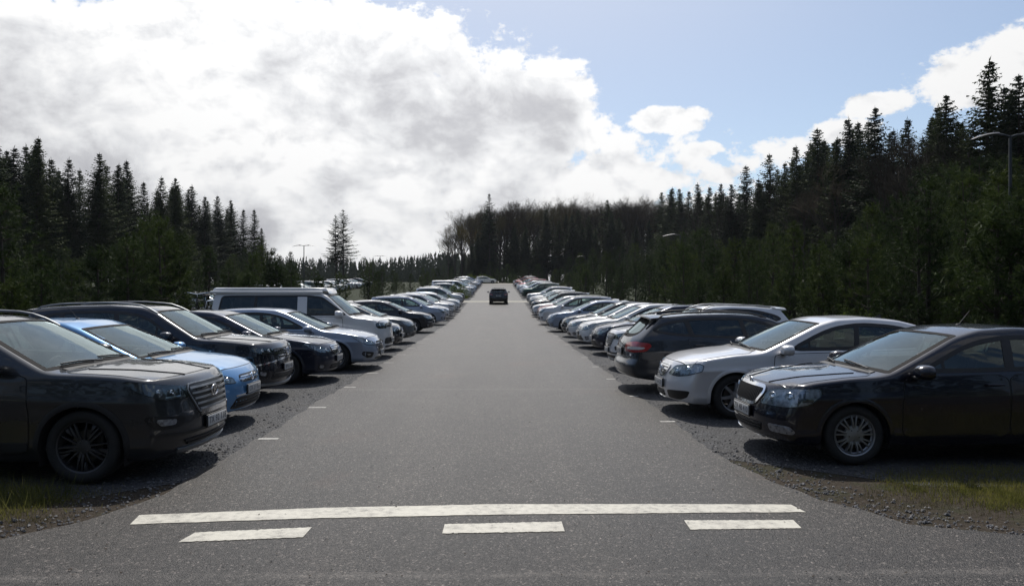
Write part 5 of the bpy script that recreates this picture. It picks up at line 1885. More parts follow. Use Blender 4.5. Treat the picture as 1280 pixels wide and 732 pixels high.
def pine_proto(H, Rb, seed, mat=None, tuft=1.0):
    """young pine: rising limbs that carry bottle-brush tufts of needles"""
    r = np.random.default_rng(seed)
    C = []; A = []; B = []
    b, pts = trunk_mesh(H * .97, H * .014 + .02, .012, .03, 7, 8, seed)
    def tuftat(p, dv, L_, n):
        dv = dv / np.linalg.norm(dv)
        for q in range(n):
            t = r.random()
            v = r.normal(0, 1, 3); v -= v.dot(dv) * dv * .6; v += dv * .55; v /= np.linalg.norm(v)
            s_ = np.cross(v, r.normal(0, 1, 3)); s_ /= np.linalg.norm(s_)
            C.append(p + dv * L_ * t); A.append(s_ * r.uniform(.018, .032) * tuft); B.append(v * r.uniform(.08, .18) * tuft)
    z = H * .06
    while z < H * .96:
        f = z / H
        rad = Rb * (1 - f) ** .9 * 1.1 * (.62 + .38 * min(1, f * 4))
        nb = 5 if f < .8 else 4
        a0 = r.uniform(0, 6.28)
        for k in range(nb):
            a = a0 + 2 * math.pi * k / nb + r.uniform(-.4, .4)
            ln = max(.16, rad * r.uniform(.6, 1.25))
            rise = r.uniform(.15, .55) + .5 * f
            hv = np.array([math.cos(a), math.sin(a), 0])
            end_ = hv * ln + np.array([0, 0, rise * ln * .8])
            base = np.array([0, 0, z])
            b.tube([base, base + end_ * .5 + np.array([0, 0, -.04 * ln]), base + end_], [.018 * (1 - f * .5), .011, .005], M['bark'], 4, cap=False)
            ns = max(2, int(ln / .20))
            for q in range(ns):
                t = (q + .9) / ns
                p = base + end_ * t + np.array([0, 0, -.04 * ln * 4 * t * (1 - t)])
                for sgn in (-1, 1):
                    sd_ = np.array([-math.sin(a), math.cos(a), 0]) * sgn
                    tw = hv * .55 + sd_ * r.uniform(.4, .9) + np.array([0, 0, r.uniform(.1, .7)])
                    tl = r.uniform(.10, .26) * (1.2 - .5 * t) * (.7 + Rb * .3)
                    tuftat(p, tw, tl, int(11 * r.uniform(.6, 1.3)))
                if t > .3: tuftat(p, hv + np.array([0, 0, .6]), .12, 7)
            tuftat(base + end_, hv * .5 + np.array([0, 0, 1.0]), .30, 26)
        z += r.uniform(.26, .42) * (.7 + H * .08)
    tuftat(np.array([0, 0, H * .93]), np.array([0, 0, 1.]), H * .07 + .1, 60)
    cr = tri_cloud('crown', np.array(C), np.array(A), np.array(B), mat or M['pine'])
    return cr, b.mesh('trunk')

def bare_proto(H, seed, spread=.33, mat=None, first=.3):
    """leafless broadleaf tree: forking limbs down to fine twigs"""
    r = random.Random(seed)
    b = MB()
    b.tube([(0, 0, 0), (r.uniform(-.1, .1), 0, H * first * .5), (0, r.uniform(-.1, .1), H * first), (0, 0, H * .5)], [H * .018, H * .013, H * .011, H * .009], M['bark'], 7)
    C = []; A = []; B = []
    def grow(p, d, ln, rad, lev):
        e = p + d * ln
        if lev <= 1:
            b.tube([p, p + d * ln * .5 + Vector((r.uniform(-.1, .1), r.uniform(-.1, .1), .05)) * ln * .4, e], [rad, rad * .8, rad * .6], M['bark'], 4, cap=False)
        else:
            s_ = d.orthogonal().normalized()
            C.append(np.array((p + e) / 2)); A.append(np.array(d * ln)); B.append(np.array(s_ * rad * 2.2))
        if lev == 5:
            return
        n = (3, 4, 4, 4, 4)[lev]
        for k in range(n):
            ax = Vector((r.gauss(0, 1), r.gauss(0, 1), r.gauss(0, .5))).normalized()
            nd = (d * 1.0 + ax * r.uniform(.45, .95) + Vector((0, 0, .32))).normalized()
            st = p + d * ln * r.uniform(.45, 1.0)
            grow(st, nd, ln * r.uniform(.52, .78), rad * .55, lev + 1)
    for k in range(5):
        a = 2 * math.pi * k / 5 + r.uniform(-.4, .4)
        z = H * (first + (.5 - first) * k / 5)
        grow(Vector((0, 0, z)), Vector((math.cos(a) * .6, math.sin(a) * .6, 1)).normalized(), H * spread * r.uniform(.6, .85), H * .006, 0)
    grow(Vector((0, 0, H * .48)), Vector((r.uniform(-.1, .1), r.uniform(-.1, .1), 1)).normalized(), H * .2, H * .008, 0)
    C, A, B = np.array(C), np.array(A), np.array(B)
    top_ = C[:, 2].max()
    cr = tri_cloud('crown', C, A, B, mat or M['twig'])
    sc = H / top_
    return cr, b.mesh('trunk'), sc

def bush_proto(h, w, seed, mat=None):
    r = np.random.default_rng(seed)
    n = 5200
    ph = r.uniform(0, 6.28, n); u = r.random(n) ** .45
    lump = 1 + .25 * np.sin(ph * 3 + seed) + .15 * np.sin(ph * 7)
    z = r.random(n) ** .8
    rad = w * np.sqrt(np.maximum(0, 1 - (z * 1.02 - .25) ** 2 * 1.3)) * u * lump
    C = np.column_stack([rad * np.cos(ph), rad * np.sin(ph), z * h * (1 - .25 * u ** 3) * (.85 + .25 * np.sin(ph * 2 + 1))])
    C += r.normal(0, .04, C.shape)
    A = r.normal(0, 1, (n, 3)); A /= np.linalg.norm(A, axis=1, keepdims=True)
    B = r.normal(0, 1, (n, 3)) + np.array([0, 0, .5]); B /= np.linalg.norm(B, axis=1, keepdims=True)
    s_ = r.uniform(.03, .07, (n, 1))
    cr = tri_cloud('crown', C, A * s_, B * s_ * 1.5, mat or M['bush'])
    b = MB()
    rr = random.Random(seed)
    for k in range(7):
        a = rr.uniform(0, 6.28)
        b.tube([(0, 0, 0), (math.cos(a) * w * .3, math.sin(a) * w * .3, h * .4), (math.cos(a) * w * .6, math.sin(a) * w * .6, h * .8)], [.025, .015, .006], M['bark'], 5)
    return cr, b.mesh('trunk')

SPR = [spruce_proto(18, 3.9, 1, .08, 1.5), spruce_proto(18, 3.3, 2, .20, 1.4), spruce_proto(18, 4.2, 3, .14, 1.5), spruce_proto(18, 3.4, 4, .38, 1.3), spruce_proto(18, 2.6, 5, .40, .8), spruce_proto(18, 4.4, 9, .28, .75)]
PIN = [pine_proto(3.6, 1.15, 11), pine_proto(4.6, 1.45, 12), pine_proto(2.6, .95, 13), pine_proto(4.2, 1.25, 14), pine_proto(5.2, 1.7, 15, tuft=1.15)]
PIN_H = [3.6, 4.6, 2.6, 4.2, 5.2]
BAR = [bare_proto(16, 21), bare_proto(16, 22), bare_proto(16, 23, .30), bare_proto(16, 24, .33, M['bud']), bare_proto(16, 25, .30, M['bud'])]
BSH = [bush_proto(1.5, 1.1, 31), bush_proto(1.2, 1.3, 32)]

def tree(name, proto, x, y, s, label, cat, group, rot=None, sz=None, lean=0):
    o = bpy.data.objects.new(name, None)
    COL.objects.link(o)
    o.empty_display_size = .3
    o.location = (x, y, gz(y) - .05)
    o.rotation_euler = (random.uniform(-lean, lean), random.uniform(-lean, lean), random.uniform(0, 6.28) if rot is None else rot)
    o.scale = (s, s, s * (sz or 1))
    o['label'] = label; o['category'] = cat
    if group: o['group'] = group
    link('trunk', proto[1], o); link('crown', proto[0], o)
    return o

trees = []   # (name, proto, x, y, scale, sz, tag) collected, then labelled
def sprux(x, y, H, k=None, tag='', sx=None):
    k = random.choice((0, 1, 2)) if k is None else k
    trees.append(['spruce_tree', SPR[k], x, y, H / 18, 1.0, tag, 'spruce'])

# left spruce wood: edge line 50 m off, running away from the camera
prof_l = [(0, 172), (28, 186), (50, 173), (72, 200), (92, 200), (128, 194), (150, 206), (166, 202), (185, 228), (205, 222), (222, 224), (242, 232), (258, 246), (276, 246), (292, 250), (306, 262), (318, 262), (328, 285)]
for px, row in prof_l:
    X = 46 + random.uniform(-1.5, 1.5)
    D = X * F_PX / (623.4 - px)
    if D > 150: D = 150
    X = (623.4 - px) * D / F_PX
    H = (366 - row) * D / F_PX + 1.83 - gz(D)
    sprux(-X, D, H, random.choice((0, 1, 2, 1)), 'left_edge')
for k in range(60):
    D = random.uniform(60, 150); X = 46 + random.uniform(1, 18) + (3 if D > 140 else 0)
    px = 623.4 - X * F_PX / D
    if px < -70: continue
    row = np.interp(px, [p[0] for p in prof_l], [p[1] for p in prof_l]) + random.uniform(6, 26)
    H = (366 - row) * D / F_PX + 1.83 - gz(D)
    sprux(-X, D, max(9, H), random.choice((0, 1, 2, 3)), 'left_wood')
# right wood: spruces with bare lower stems
prof_r = [(838, 236), (852, 240), (862, 238), (874, 228), (888, 232), (902, 228), (916, 230), (935, 205), (950, 222), (965, 190), (982, 202), (1000, 180), (1026, 158), (1048, 170), (1064, 145), (1080, 150), (1100, 134), (1118, 160), (1144, 146), (1178, 128), (1192, 116), (1216, 150), (1238, 72), (1262, 106), (1282, 92), (1310, 90)]
for px, row in prof_r:
    X = 37 + random.uniform(-1.5, 2.5)
    D = X * F_PX / (px - 623.4)
    H = (366 - row) * D / F_PX + 1.83 - gz(D)
    sprux(X, D, H, random.choice((0, 1, 2, 3)) if px < 1100 else random.choice((0, 2)), 'right_edge')
for k in range(78):
    D = random.uniform(50, 168); X = 38 + random.uniform(1, 16)
    px = 623.4 + X * F_PX / D
    if px > 1350: continue
    row = np.interp(px, [p[0] for p in prof_r], [p[1] for p in prof_r]) + random.uniform(8, 34)
    H = (366 - row) * D / F_PX + 1.83 - gz(D)
    sprux(X, D, max(9, H), random.choice((1, 3, 3, 4, 2)), 'right_wood')
for px, row, k in ((1160, 158, 1), (1148, 180, 2), (1225, 140, 0), (1008, 230, 1), (905, 240, 2), (1120, 165, 0), (870, 250, 1), (1048, 200, 2)):
    X = 35; D = X * F_PX / (px - 623.4)
    H = (366 - row) * D / F_PX + 1.83 - gz(D)
    trees.append(['broadleaf_tree', BAR[k], X, D, H / 16 * BAR[k][2], 1.0, 'right_bare', 'bare'])
# middle wood beyond the end of the lane: leafless broadleaves with some spruces
prof_m = [(552, 300), (562, 288), (575, 272), (590, 262), (604, 256), (622, 255), (640, 250), (660, 250), (680, 250), (700, 243), (712, 240), (730, 252), (748, 252), (765, 252), (790, 242), (805, 246), (820, 250), (845, 252), (870, 255)]
for k in range(104):
    row_i = k % 2
    D = 176 + random.uniform(0, 8) if k < 34 else 190 + random.uniform(0, 26)
    px = np.interp(k % 34, [0, 33], [556, 872]) + random.uniform(-4, 4) if k < 34 else random.uniform(566, 880)
    row = np.interp(px, [p[0] for p in prof_m], [p[1] for p in prof_m]) + random.uniform(-2, 7)
    H = (366 - row) * D / F_PX + 1.83 - gz(D)
    q = random.choice((0, 1, 2, 3, 4, 3)) if px < 700 else random.choice((0, 1, 2, 4))
    trees.append(['broadleaf_tree', BAR[q], (px - 623.4) * D / F_PX, D, H / 16 * BAR[q][2], 1.0, 'mid_bare', 'bare'])
trees.append(['spruce_tree', SPR[4], (612 - 623.4) * 172 / F_PX, 172, ((366 - 242) * 172 / F_PX + 1.83 - gz(172)) / 18, 1.0, 'mid_spruce', 'spruce'])
for px, row in ((606, 268), (609, 262), (716, 268), (722, 262), (700, 275), (684, 262), (645, 285), (656, 282), (760, 250), (765, 262), (775, 272), (828, 240), (840, 234), (850, 236), (735, 270), (633, 300), (672, 295), (590, 305), (795, 280), (812, 275), (745, 285), (708, 268), (728, 280)):
    D = random.uniform(168, 178)
    H = (366 - row) * D / F_PX + 1.83 - gz(D)
    sprux((px - 623.4) * D / F_PX, D, H, random.choice((0, 2, 2)), 'mid_spruce')
for k in range(58):
    px = random.uniform(560, 880) if k < 42 else random.uniform(560, 700); D = random.uniform(172, 215)
    row = np.interp(px, [p[0] for p in prof_m], [p[1] for p in prof_m]) + random.uniform(28, 62)
    H = (366 - row) * D / F_PX + 1.83 - gz(D)
    sprux((px - 623.4) * D / F_PX, D, H, random.choice((0, 1, 2)), 'mid_under')
for k in range(16):
    px = random.uniform(553, 720); D = random.uniform(154, 170)
    H = random.uniform(2.2, 4.6)
    q = random.randrange(5)
    trees.append(['young_pine', PIN[q], (px - 623.4) * D / F_PX, D, H / PIN_H[q], 1.0, 'mid_young', 'pine'])
for k in range(0):     # unseen wood added behind the camera for dark reflections
    X = -56 + 3.4 * k + random.uniform(-1, 1); Y = -14 - random.uniform(0, 5)
    sprux(X, Y, random.uniform(12, 17), random.choice((0, 2)), 'behind')
# lone thin pair on the left
for px, row, k in ((430, 262, 5), (421, 269, 5)):
    D = 150; H = (366 - row) * D / F_PX + 1.83 - gz(D)
    trees.append(['spruce_tree', SPR[k], (px - 623.4) * D / F_PX, D, H / 18, 1.0, 'lone', 'spruce'])
# young pines: planted strips beside the bays, then the open plantation
def young(px, row, X, tag, k=None):
    D = abs(X) * F_PX / abs(px - 623.4)
    H = (366 - row) * D / F_PX + 1.83 - gz(D)
    H = max(1.2, H)
    if k is None:
        k = int(np.argmin([abs(H - q) + random.uniform(0, 1.2) for q in PIN_H]))
    s_ = H / PIN_H[k]
    trees.append(['young_pine', PIN[k], X, D, s_, 1.0, tag, 'pine'])
prof_y = [(-40, 330), (20, 330), (60, 320), (110, 318), (150, 300), (185, 268), (210, 270), (240, 300), (270, 318), (300, 325), (325, 302), (345, 308), (370, 330), (400, 338), (430, 342), (465, 322), (500, 345), (540, 348), (575, 352), (600, 352)]
for px in (20, 60, 95, 130, 165, 205, 228, 262, 290, 318, 340, 365, 400, 425, 462, 478, 505, 528, 548, 560):
    row = np.interp(px, [p[0] for p in prof_y], [p[1] for p in prof_y]) + random.uniform(-2, 6)
    young(px, row + random.uniform(-6, 8), -random.uniform(11.2, 13.6), 'left_strip')
for k in range(30):
    px = random.uniform(-20, 560)
    row = np.interp(px, [p[0] for p in prof_y], [p[1] for p in prof_y]) + random.uniform(10, 26)
    young(px, min(row, 356), -random.uniform(10.6, 14.5), 'left_strip')
for k in range(44):
    D = random.uniform(30, 150); X = -random.uniform(15, 45) if random.random() < .5 else -random.uniform(31, 45)
    px = 623.4 + X * F_PX / D
    if px < -30: continue
    row = np.interp(px, [p[0] for p in prof_y], [p[1] for p in prof_y]) + random.uniform(-10, 12)
    young(px, min(row, 352), X, 'left_back')
prof_yr = [(665, 345), (700, 332), (735, 320), (760, 322), (800, 312), (840, 305), (870, 292), (900, 300), (940, 290), (985, 285), (1000, 278), (1030, 300), (1060, 278), (1090, 250), (1120, 232), (1150, 215), (1200, 210), (1240, 205), (1290, 205)]
for px, row, X in ((1270, 252, 9.9), (1254, 262, 9.6), (1290, 240, 9.8), (846, 301, 10.4), (856, 308, 10.2), (733, 328, 10.2), (726, 330, 10.4)):
    young(px, row, X, 'right_strip')
for px in (672, 684, 697, 712, 726, 742, 758, 776, 795, 812, 832, 852, 872, 895, 918, 942, 968, 996, 1025, 1058, 1092, 1130, 1172, 1215, 1262, 1300):
    row = np.interp(px, [p[0] for p in prof_yr], [p[1] for p in prof_yr]) + random.uniform(-8, 16)
    young(px, row, random.uniform(10.4, 13.0) if px < 1060 else random.uniform(12.5, 14.5), 'right_strip')
for k in range(16):
    D = random.uniform(55, 140); X = random.uniform(9.6, 13)
    young(623.4 + X * F_PX / D, random.uniform(334, 346) - (140 - D) * .12, X, 'right_strip')
for k in range(38):
    px = random.uniform(668, 1300)
    row = np.interp(px, [p[0] for p in prof_yr], [p[1] for p in prof_yr]) + random.uniform(22, 60)
    young(px, min(row, 352), random.uniform(9.6, 13.5), 'right_strip')
for k in range(76):
    D = random.uniform(26, 150); X = random.uniform(15, 35)
    px = 623.4 + X * F_PX / D
    if px > 1320: continue
    row = np.interp(px, [p[0] for p in prof_yr], [p[1] for p in prof_yr]) + random.uniform(-12, 30)
    young(px, min(row, 350), X, 'right_back')

for k, px in enumerate((622, 628, 634, 641, 648, 655)):
    D = 154 + (k % 3) * 2; H = 3.0 + (k % 3) * .5; q = k % 5
    trees.append(['young_pine', PIN[q], (px - 623.4) * D / F_PX, D, H / PIN_H[q], 1.0, 'mid_young', 'pine'])
for k in range(16):
    D = 66 + k * 5; X = -random.uniform(10.5, 17); H = random.uniform(2.0, 3.2); q = random.randrange(5)
    trees.append(['young_pine', PIN[q], X, D, H / PIN_H[q], 1.0, 'left_back', 'pine'])
for k in range(11):     # the woods and plantings carry on past both edges of the picture
    H = random.uniform(2.4, 4.8); q = int(np.argmin([abs(H - v) + random.uniform(0, 1) for v in PIN_H]))
    trees.append(['young_pine', PIN[q], -random.uniform(10.8, 15), 3 + k * 1.7, H / PIN_H[q], 1.0, 'left_back', 'pine'])
    trees.append(['young_pine', PIN[q], random.uniform(12, 17), 1 + k * 1.4, H / PIN_H[q], 1.0, 'right_back', 'pine'])
for k in range(18):
    sprux(-46 - random.uniform(0, 9), 2 + k * 3.3 + random.uniform(-.6, .6), random.uniform(15, 20), None, 'left_wood')
    if k < 16: sprux(37 + random.uniform(0, 9), -4 + k * 3.1 + random.uniform(-.6, .6), random.uniform(16, 21), None, 'right_wood')
TAGS = {
 'mid_under': ('shorter dark spruce filling the shade under the bare wood beyond the lane', 'spruce', 'understorey spruces in the middle wood'),
 'mid_young': ('small young pine at the foot of the bare wood beyond the lane', 'young pine', 'young pines at the foot of the middle wood'),

 'left_edge': ('tall dark spruce on the left wood\'s edge, {} of the spruces there from the left', 'spruce', 'spruces along the left wood edge'),
 'left_wood': ('dark spruce standing inside the left wood behind its edge trees', 'spruce', 'spruces inside the left wood'),
 'right_edge': ('tall spruce on the right wood\'s edge, {} of the spruces there from the left', 'spruce', 'spruces along the right wood edge'),
 'right_wood': ('bare-stemmed spruce standing inside the right wood behind its edge', 'spruce', 'spruces inside the right wood'),
 'right_bare': ('leafless broadleaf among the spruces of the right wood, {} from the left', 'tree', 'bare trees in the right wood'),
 'mid_bare': ('leafless brown broadleaf in the wood beyond the end of the lane', 'tree', 'bare trees beyond the lane'),
 'mid_spruce': ('dark spruce among bare trees beyond the lane, {} of the spruces there from the left', 'spruce', 'spruces in the middle wood'),
 'lone': ('thin spruce standing clear against the sky, {} of the lone pair', 'spruce', 'lone thin pair of spruces'),
 'left_strip': ('bushy young pine behind the left row, {} there from the left', 'young pine', 'young pines behind the left row'),
 'left_back': ('young pine in the plantation below the left spruce wood', 'young pine', 'young pines below the left wood'),
 'right_strip': ('bushy young pine behind the right row, {} there from the left', 'young pine', 'young pines behind the right row'),
 'right_back': ('young pine in the dense plantation below the right wood', 'young pine', 'young pines below the right wood'),
}
ONES = ['', 'first', 'second', 'third', 'fourth', 'fifth', 'sixth', 'seventh', 'eighth', 'ninth', 'tenth', 'eleventh', 'twelfth', 'thirteenth', 'fourteenth', 'fifteenth', 'sixteenth', 'seventeenth', 'eighteenth', 'nineteenth']
TENS = {20: 'twent', 30: 'thirt', 40: 'fort', 50: 'fift', 60: 'sixt', 70: 'sevent', 80: 'eight', 90: 'ninet'}
def ordinal(n):
    if n >= 100: return "hundred and " + ordinal(n - 100) if n > 100 else "hundredth"
    if n < 20: return ONES[n]
    t, u = n // 10 * 10, n % 10
    return TENS[t] + ('ieth' if u == 0 else 'y-' + ONES[u])
for tag, (lab, cat, grp) in TAGS.items():
    L_ = [t for t in trees if t[6] == tag]
    L_.sort(key=lambda t: t[2] / t[3])
    for i, t in enumerate(L_):
        tree(t[0], t[1], t[2], t[3], t[4], lab.format(ordinal(i + 1)), cat, grp, sz=t[5], lean=.02)

# shrubs: low green clumps
SH = [(-4.4, 79.5, 1.1, 'green shrub on the grass island left of the lane beyond the pale cross path'),
      (-4.6, 64.5, .9, 'dark shrub between parked cars of the left row before the cross path'),
      (4.5, 79.2, .55, 'low shrub on the grass island right of the lane beyond the cross path'),
      (9.6, 15.2, .95, 'yellow-green bush behind the dark estate parked rear outward'),
      (10.0, 20.5, .9, 'yellow-green bush behind the pale cars right of the lane'),
      (10.2, 11.6, .9, 'yellow-green bush behind the silver saloon on the right')]
for i, (x, y, s_, lab) in enumerate(SH):
    tree('shrub', BSH[i % 2], x, y, s_, lab, 'shrub', None)
for i, px in enumerate((588, 596, 603, 611, 640)):
    D = 153
    tree('shrub', BSH[i % 2], (px - 623.4) * D / F_PX, D, 1.25, 'yellow-green shrub at the far end of the lane, {} from the left'.format(ordinal(i + 1)), 'shrub', 'shrubs at the end of the lane')

# far wood on the left horizon: one mass
def far_wood():
    r = np.random.default_rng(77)
    C = []; A = []; B = []
    for k in range(520):
        px = r.uniform(270, 600); D = r.uniform(300, 380)
        row = np.interp(px, [270, 350, 420, 480, 520, 545, 600], [322, 323, 325, 325, 321, 317, 318]) + r.uniform(-3, 5)
        H = (366 - row) * D / F_PX + 1.83 - gz(D)
        x = (px - 623.4) * D / F_PX; z0 = gz(D)
        wdt = H * r.uniform(.12, .2)
        for q in range(34):
            t = r.random() ** .8
            rad = wdt * (1 - t) ** .8 + .15
            a = r.uniform(0, 6.28)
            c_ = np.array([x + rad * .5 * math.cos(a), D + rad * .5 * math.sin(a), z0 + H * (.05 + .93 * t)])
            C.append(c_); A.append(np.array([rad * r.uniform(.5, 1.1), rad * r.uniform(-.5, .5), 0])); B.append(np.array([r.uniform(-.3, .3) * rad, 0, H * .05 * r.uniform(.8, 2.2)]))
    me = tri_cloud('distant_wood', np.array(C), np.array(A), np.array(B), M['far_wood'])
    link('distant_wood', me, None, kind='stuff', label='low dark conifer wood on the horizon left of the lane', category='wood')
far_wood()
def unseen_wood():
    # added unseen wood behind the camera to darken car-side reflections: one mass of conifers
    r = np.random.default_rng(78); C = []; A = []; B = []
    for k in range(46):
        x = -62 + 2.8 * k + r.uniform(-1, 1); y = -14 - r.uniform(0, 7); H = r.uniform(11, 17); wdt = r.uniform(2.2, 3.2)
        for q in range(700):
            t = r.random() ** .9; rad = wdt * (1 - t) ** .8 + .1; a = r.uniform(0, 6.28); rr_ = rad * r.uniform(.3, 1)
            C.append((x + rr_ * math.cos(a), y + rr_ * math.sin(a), H * (.04 + .96 * t)))
            A.append((-math.sin(a) * .5, math.cos(a) * .5, r.uniform(-.1, .1))); B.append((math.cos(a) * .5, math.sin(a) * .5, -r.uniform(.1, .5)))
    link('added_wood_behind', tri_cloud('added_wood_behind', np.array(C), np.array(A), np.array(B), M['far_wood']), None, kind='stuff', label='dark conifer wood added out of view behind the camera to darken car reflections', category='wood')
unseen_wood()

# turf and weeds
def blades(name, regions, mat, hmin, hmax, wid, label, seed):
    r = np.random.default_rng(seed)
    C = []; A = []; B = []
    for (poly, n) in regions:
        poly = np.array(poly, float)
        lo = poly.min(0); hi = poly.max(0)
        cl = r.uniform(lo, hi, (max(6, n // 45), 2))
        p = cl[r.integers(0, len(cl), n * 2)] + r.normal(0, .055, (n * 2, 2))
        p = p[in_poly(poly, p[:, 0], p[:, 1])][:n]
        p = p + r.normal(0, .07, p.shape) * r.random((len(p), 1)) * 3
        h = r.uniform(hmin, hmax, len(p)) * (1 - .4 * r.random(len(p)))
        a = r.uniform(0, 6.28, len(p)); ln = r.uniform(.1, .7, len(p))
        z = ground_z(p[:, 1])
        C.append(np.column_stack([p, z])); A.append(np.column_stack([np.cos(a) * wid, np.sin(a) * wid, np.zeros(len(p))]))
        a2 = r.uniform(0, 6.28, len(p))
        B.append(np.column_stack([np.cos(a2) * h * ln, np.sin(a2) * h * ln, h]))
    me = tri_cloud(name, np.vstack(C), np.vstack(A), np.vstack(B), mat)
    link(name, me, None, kind='stuff', label=label, category='grass')
LP = [(-9.5, 4.95), (-4.9, 5.35), (-4.3, 5.75), (-3.9, 6.25), (-3.75, 6.75), (-4.3, 7.0), (-9.5, 7.3)]
RP = [(3.55, 6.7), (4.2, 6.15), (6, 5.95), (11, 5.75), (11, 7.7), (5, 7.75), (3.9, 7.45)]
blades('grass', [(LP, 34000), (RP, 30000), ([(4.2, 6.2), (11, 5.9), (11, 7.0), (4.2, 7.0)], 26000)], M['grassblade'], .025, .085, .006, 'short green turf on the verges at both sides of the junction', 5)
blades('dry_grass', [(LP, 14000), (RP, 30000), ([(-4.3, 5.3), (-3.4, 6.2), (-3.2, 6.9), (-3.9, 6.9)], 1500), ([(3.0, 6.5), (3.6, 5.95), (6, 5.75), (6, 6.3), (3.6, 6.9)], 2200)], M['drygrass'], .015, .06, .005, 'dead straw lying on the verges at both sides of the junction', 6)
blades('weeds', [([(-5.6, 6.45), (-3.9, 6.45), (-3.9, 6.95), (-5.6, 6.95)], 1500)], M['grassblade'], .10, .30, .006, 'tall weeds against the front wheel of the dark grey off-roader', 8)
blades('verge_grass', [([(-31, 6), (-9.3, 6), (-9.3, 60), (-31, 60)], 30000), ([(8.5, 7), (20, 7), (20, 50), (8.5, 50)], 30000)], M['grassblade'], .08, .35, .02, 'rough grass under the young pines beyond both rows of cars', 9)
# islands at the cross path
for sx_, lab in ((-1, 'left'), (1, 'right')):
    b = MB(); vs = []
    cx = sx_ * 5.6; cy = 79.0
    out = [(cx + 2.6 * math.cos(a) , cy + 1.7 * math.sin(a)) for a in np.linspace(0, 2 * math.pi, 25)[:-1]]
    n = 24
    for dz, k in ((.0, 1.0), (.12, 1.0), (.12, .93)):
        for x, y in out:
            vs.append((cx + (x - cx) * k, cy + (y - cy) * k, gz(y) + dz))
    fs = []
    for l in range(2):
        for i in range(n):
            j = (i + 1) % n; fs.append((l * n + i, l * n + j, (l + 1) * n + j, (l + 1) * n + i))
    structure('island_kerb', mk_mesh('island_kerb', vs, fs, [M['kerb']]))
    structure('island_soil', mk_mesh('island_soil', [(cx + (x - cx) * .93, cy + (y - cy) * .93, gz(y) + .115) for x, y in out], [list(range(n))], [M['soil']]))
    poly = [(cx + (x - cx) * .9, cy + (y - cy) * .9) for x, y in out]
    r = np.random.default_rng(50 + sx_)
    p = r.uniform([cx - 2.6, cy - 1.7], [cx + 2.6, cy + 1.7], (7000, 2)); p = p[in_poly(poly, p[:, 0], p[:, 1])]
    h = r.uniform(.1, .45, len(p)); a = r.uniform(0, 6.28, len(p))
    me = tri_cloud('island_grass', np.column_stack([p, ground_z(p[:, 1]) + .1]), np.column_stack([np.cos(a) * .03, np.sin(a) * .03, a * 0]), np.column_stack([r.normal(0, .1, len(p)), r.normal(0, .1, len(p)), h]), M['bush'])
    link('island_grass', me, None, kind='stuff', label='long yellow-green grass on the island %s of the lane at the cross path' % lab, category='grass')
# loose stones along the broken asphalt edge
def stones():
    r = random.Random(3); b = MB()
    mats = [simple('stone_grey', (.10, .10, .105), .8, var=.3), simple('stone_dark', (.06, .06, .062), .8, var=.3), simple('stone_pale', (.20, .19, .18), .8, var=.3)]
    def st(x, y, s_):
        o = [(r.gauss(0, 1), r.gauss(0, 1), r.gauss(0, .7)) for _ in range(9)]
        vs = []
        base = [(1, 0, 0), (.3, .95, 0), (-.8, .6, 0), (-.8, -.6, 0), (.3, -.95, 0), (.5, 0, .8), (-.3, .4, .8), (-.3, -.4, .8)]
        for v in base:
            vs.append((x + s_ * v[0] * r.uniform(.7, 1.2), y + s_ * v[1] * r.uniform(.7, 1.2), gz(y) + .008 + s_ * v[2] * r.uniform(.5, .9)))
        b.add(vs, [(0, 1, 6, 5), (1, 2, 6), (2, 3, 7, 6), (3, 4, 7), (4, 0, 5, 7), (5, 6, 7)], r.choice(mats[:2] + mats))
    for k in range(2600):
        t = r.random()
        if k % 2:
            y = r.uniform(5.2, 8.5) if k % 4 == 1 else r.uniform(8, 26); x = RG2(y) + abs(r.gauss(.12, .35))
        else:
            y = r.uniform(5.2, 9) if k % 4 == 0 else r.uniform(9, 26); x = LF2(y) - abs(r.gauss(.10, .35))
        if abs(x) > 9: continue
        st(x, y, r.uniform(.005, .018) * (1.6 if r.random() < .05 else 1))
    for k in range(240):
        y = r.uniform(4.6, 20); st(r.uniform(-3, 2.5), y, r.uniform(.003, .008))
    for k in range(260):
        x = r.uniform(2.7, 7.0); y = float(np.interp(x, [2.7, 3.3, 4, 7], [6.6, 5.85, 5.55, 5.3])) + abs(r.gauss(0, .22)); st(x, y, r.uniform(.005, .016))
    link('loose_stones', b.mesh('loose_stones', 10), None, kind='stuff', label='loose stones along the broken asphalt edges', category='gravel')
stones()

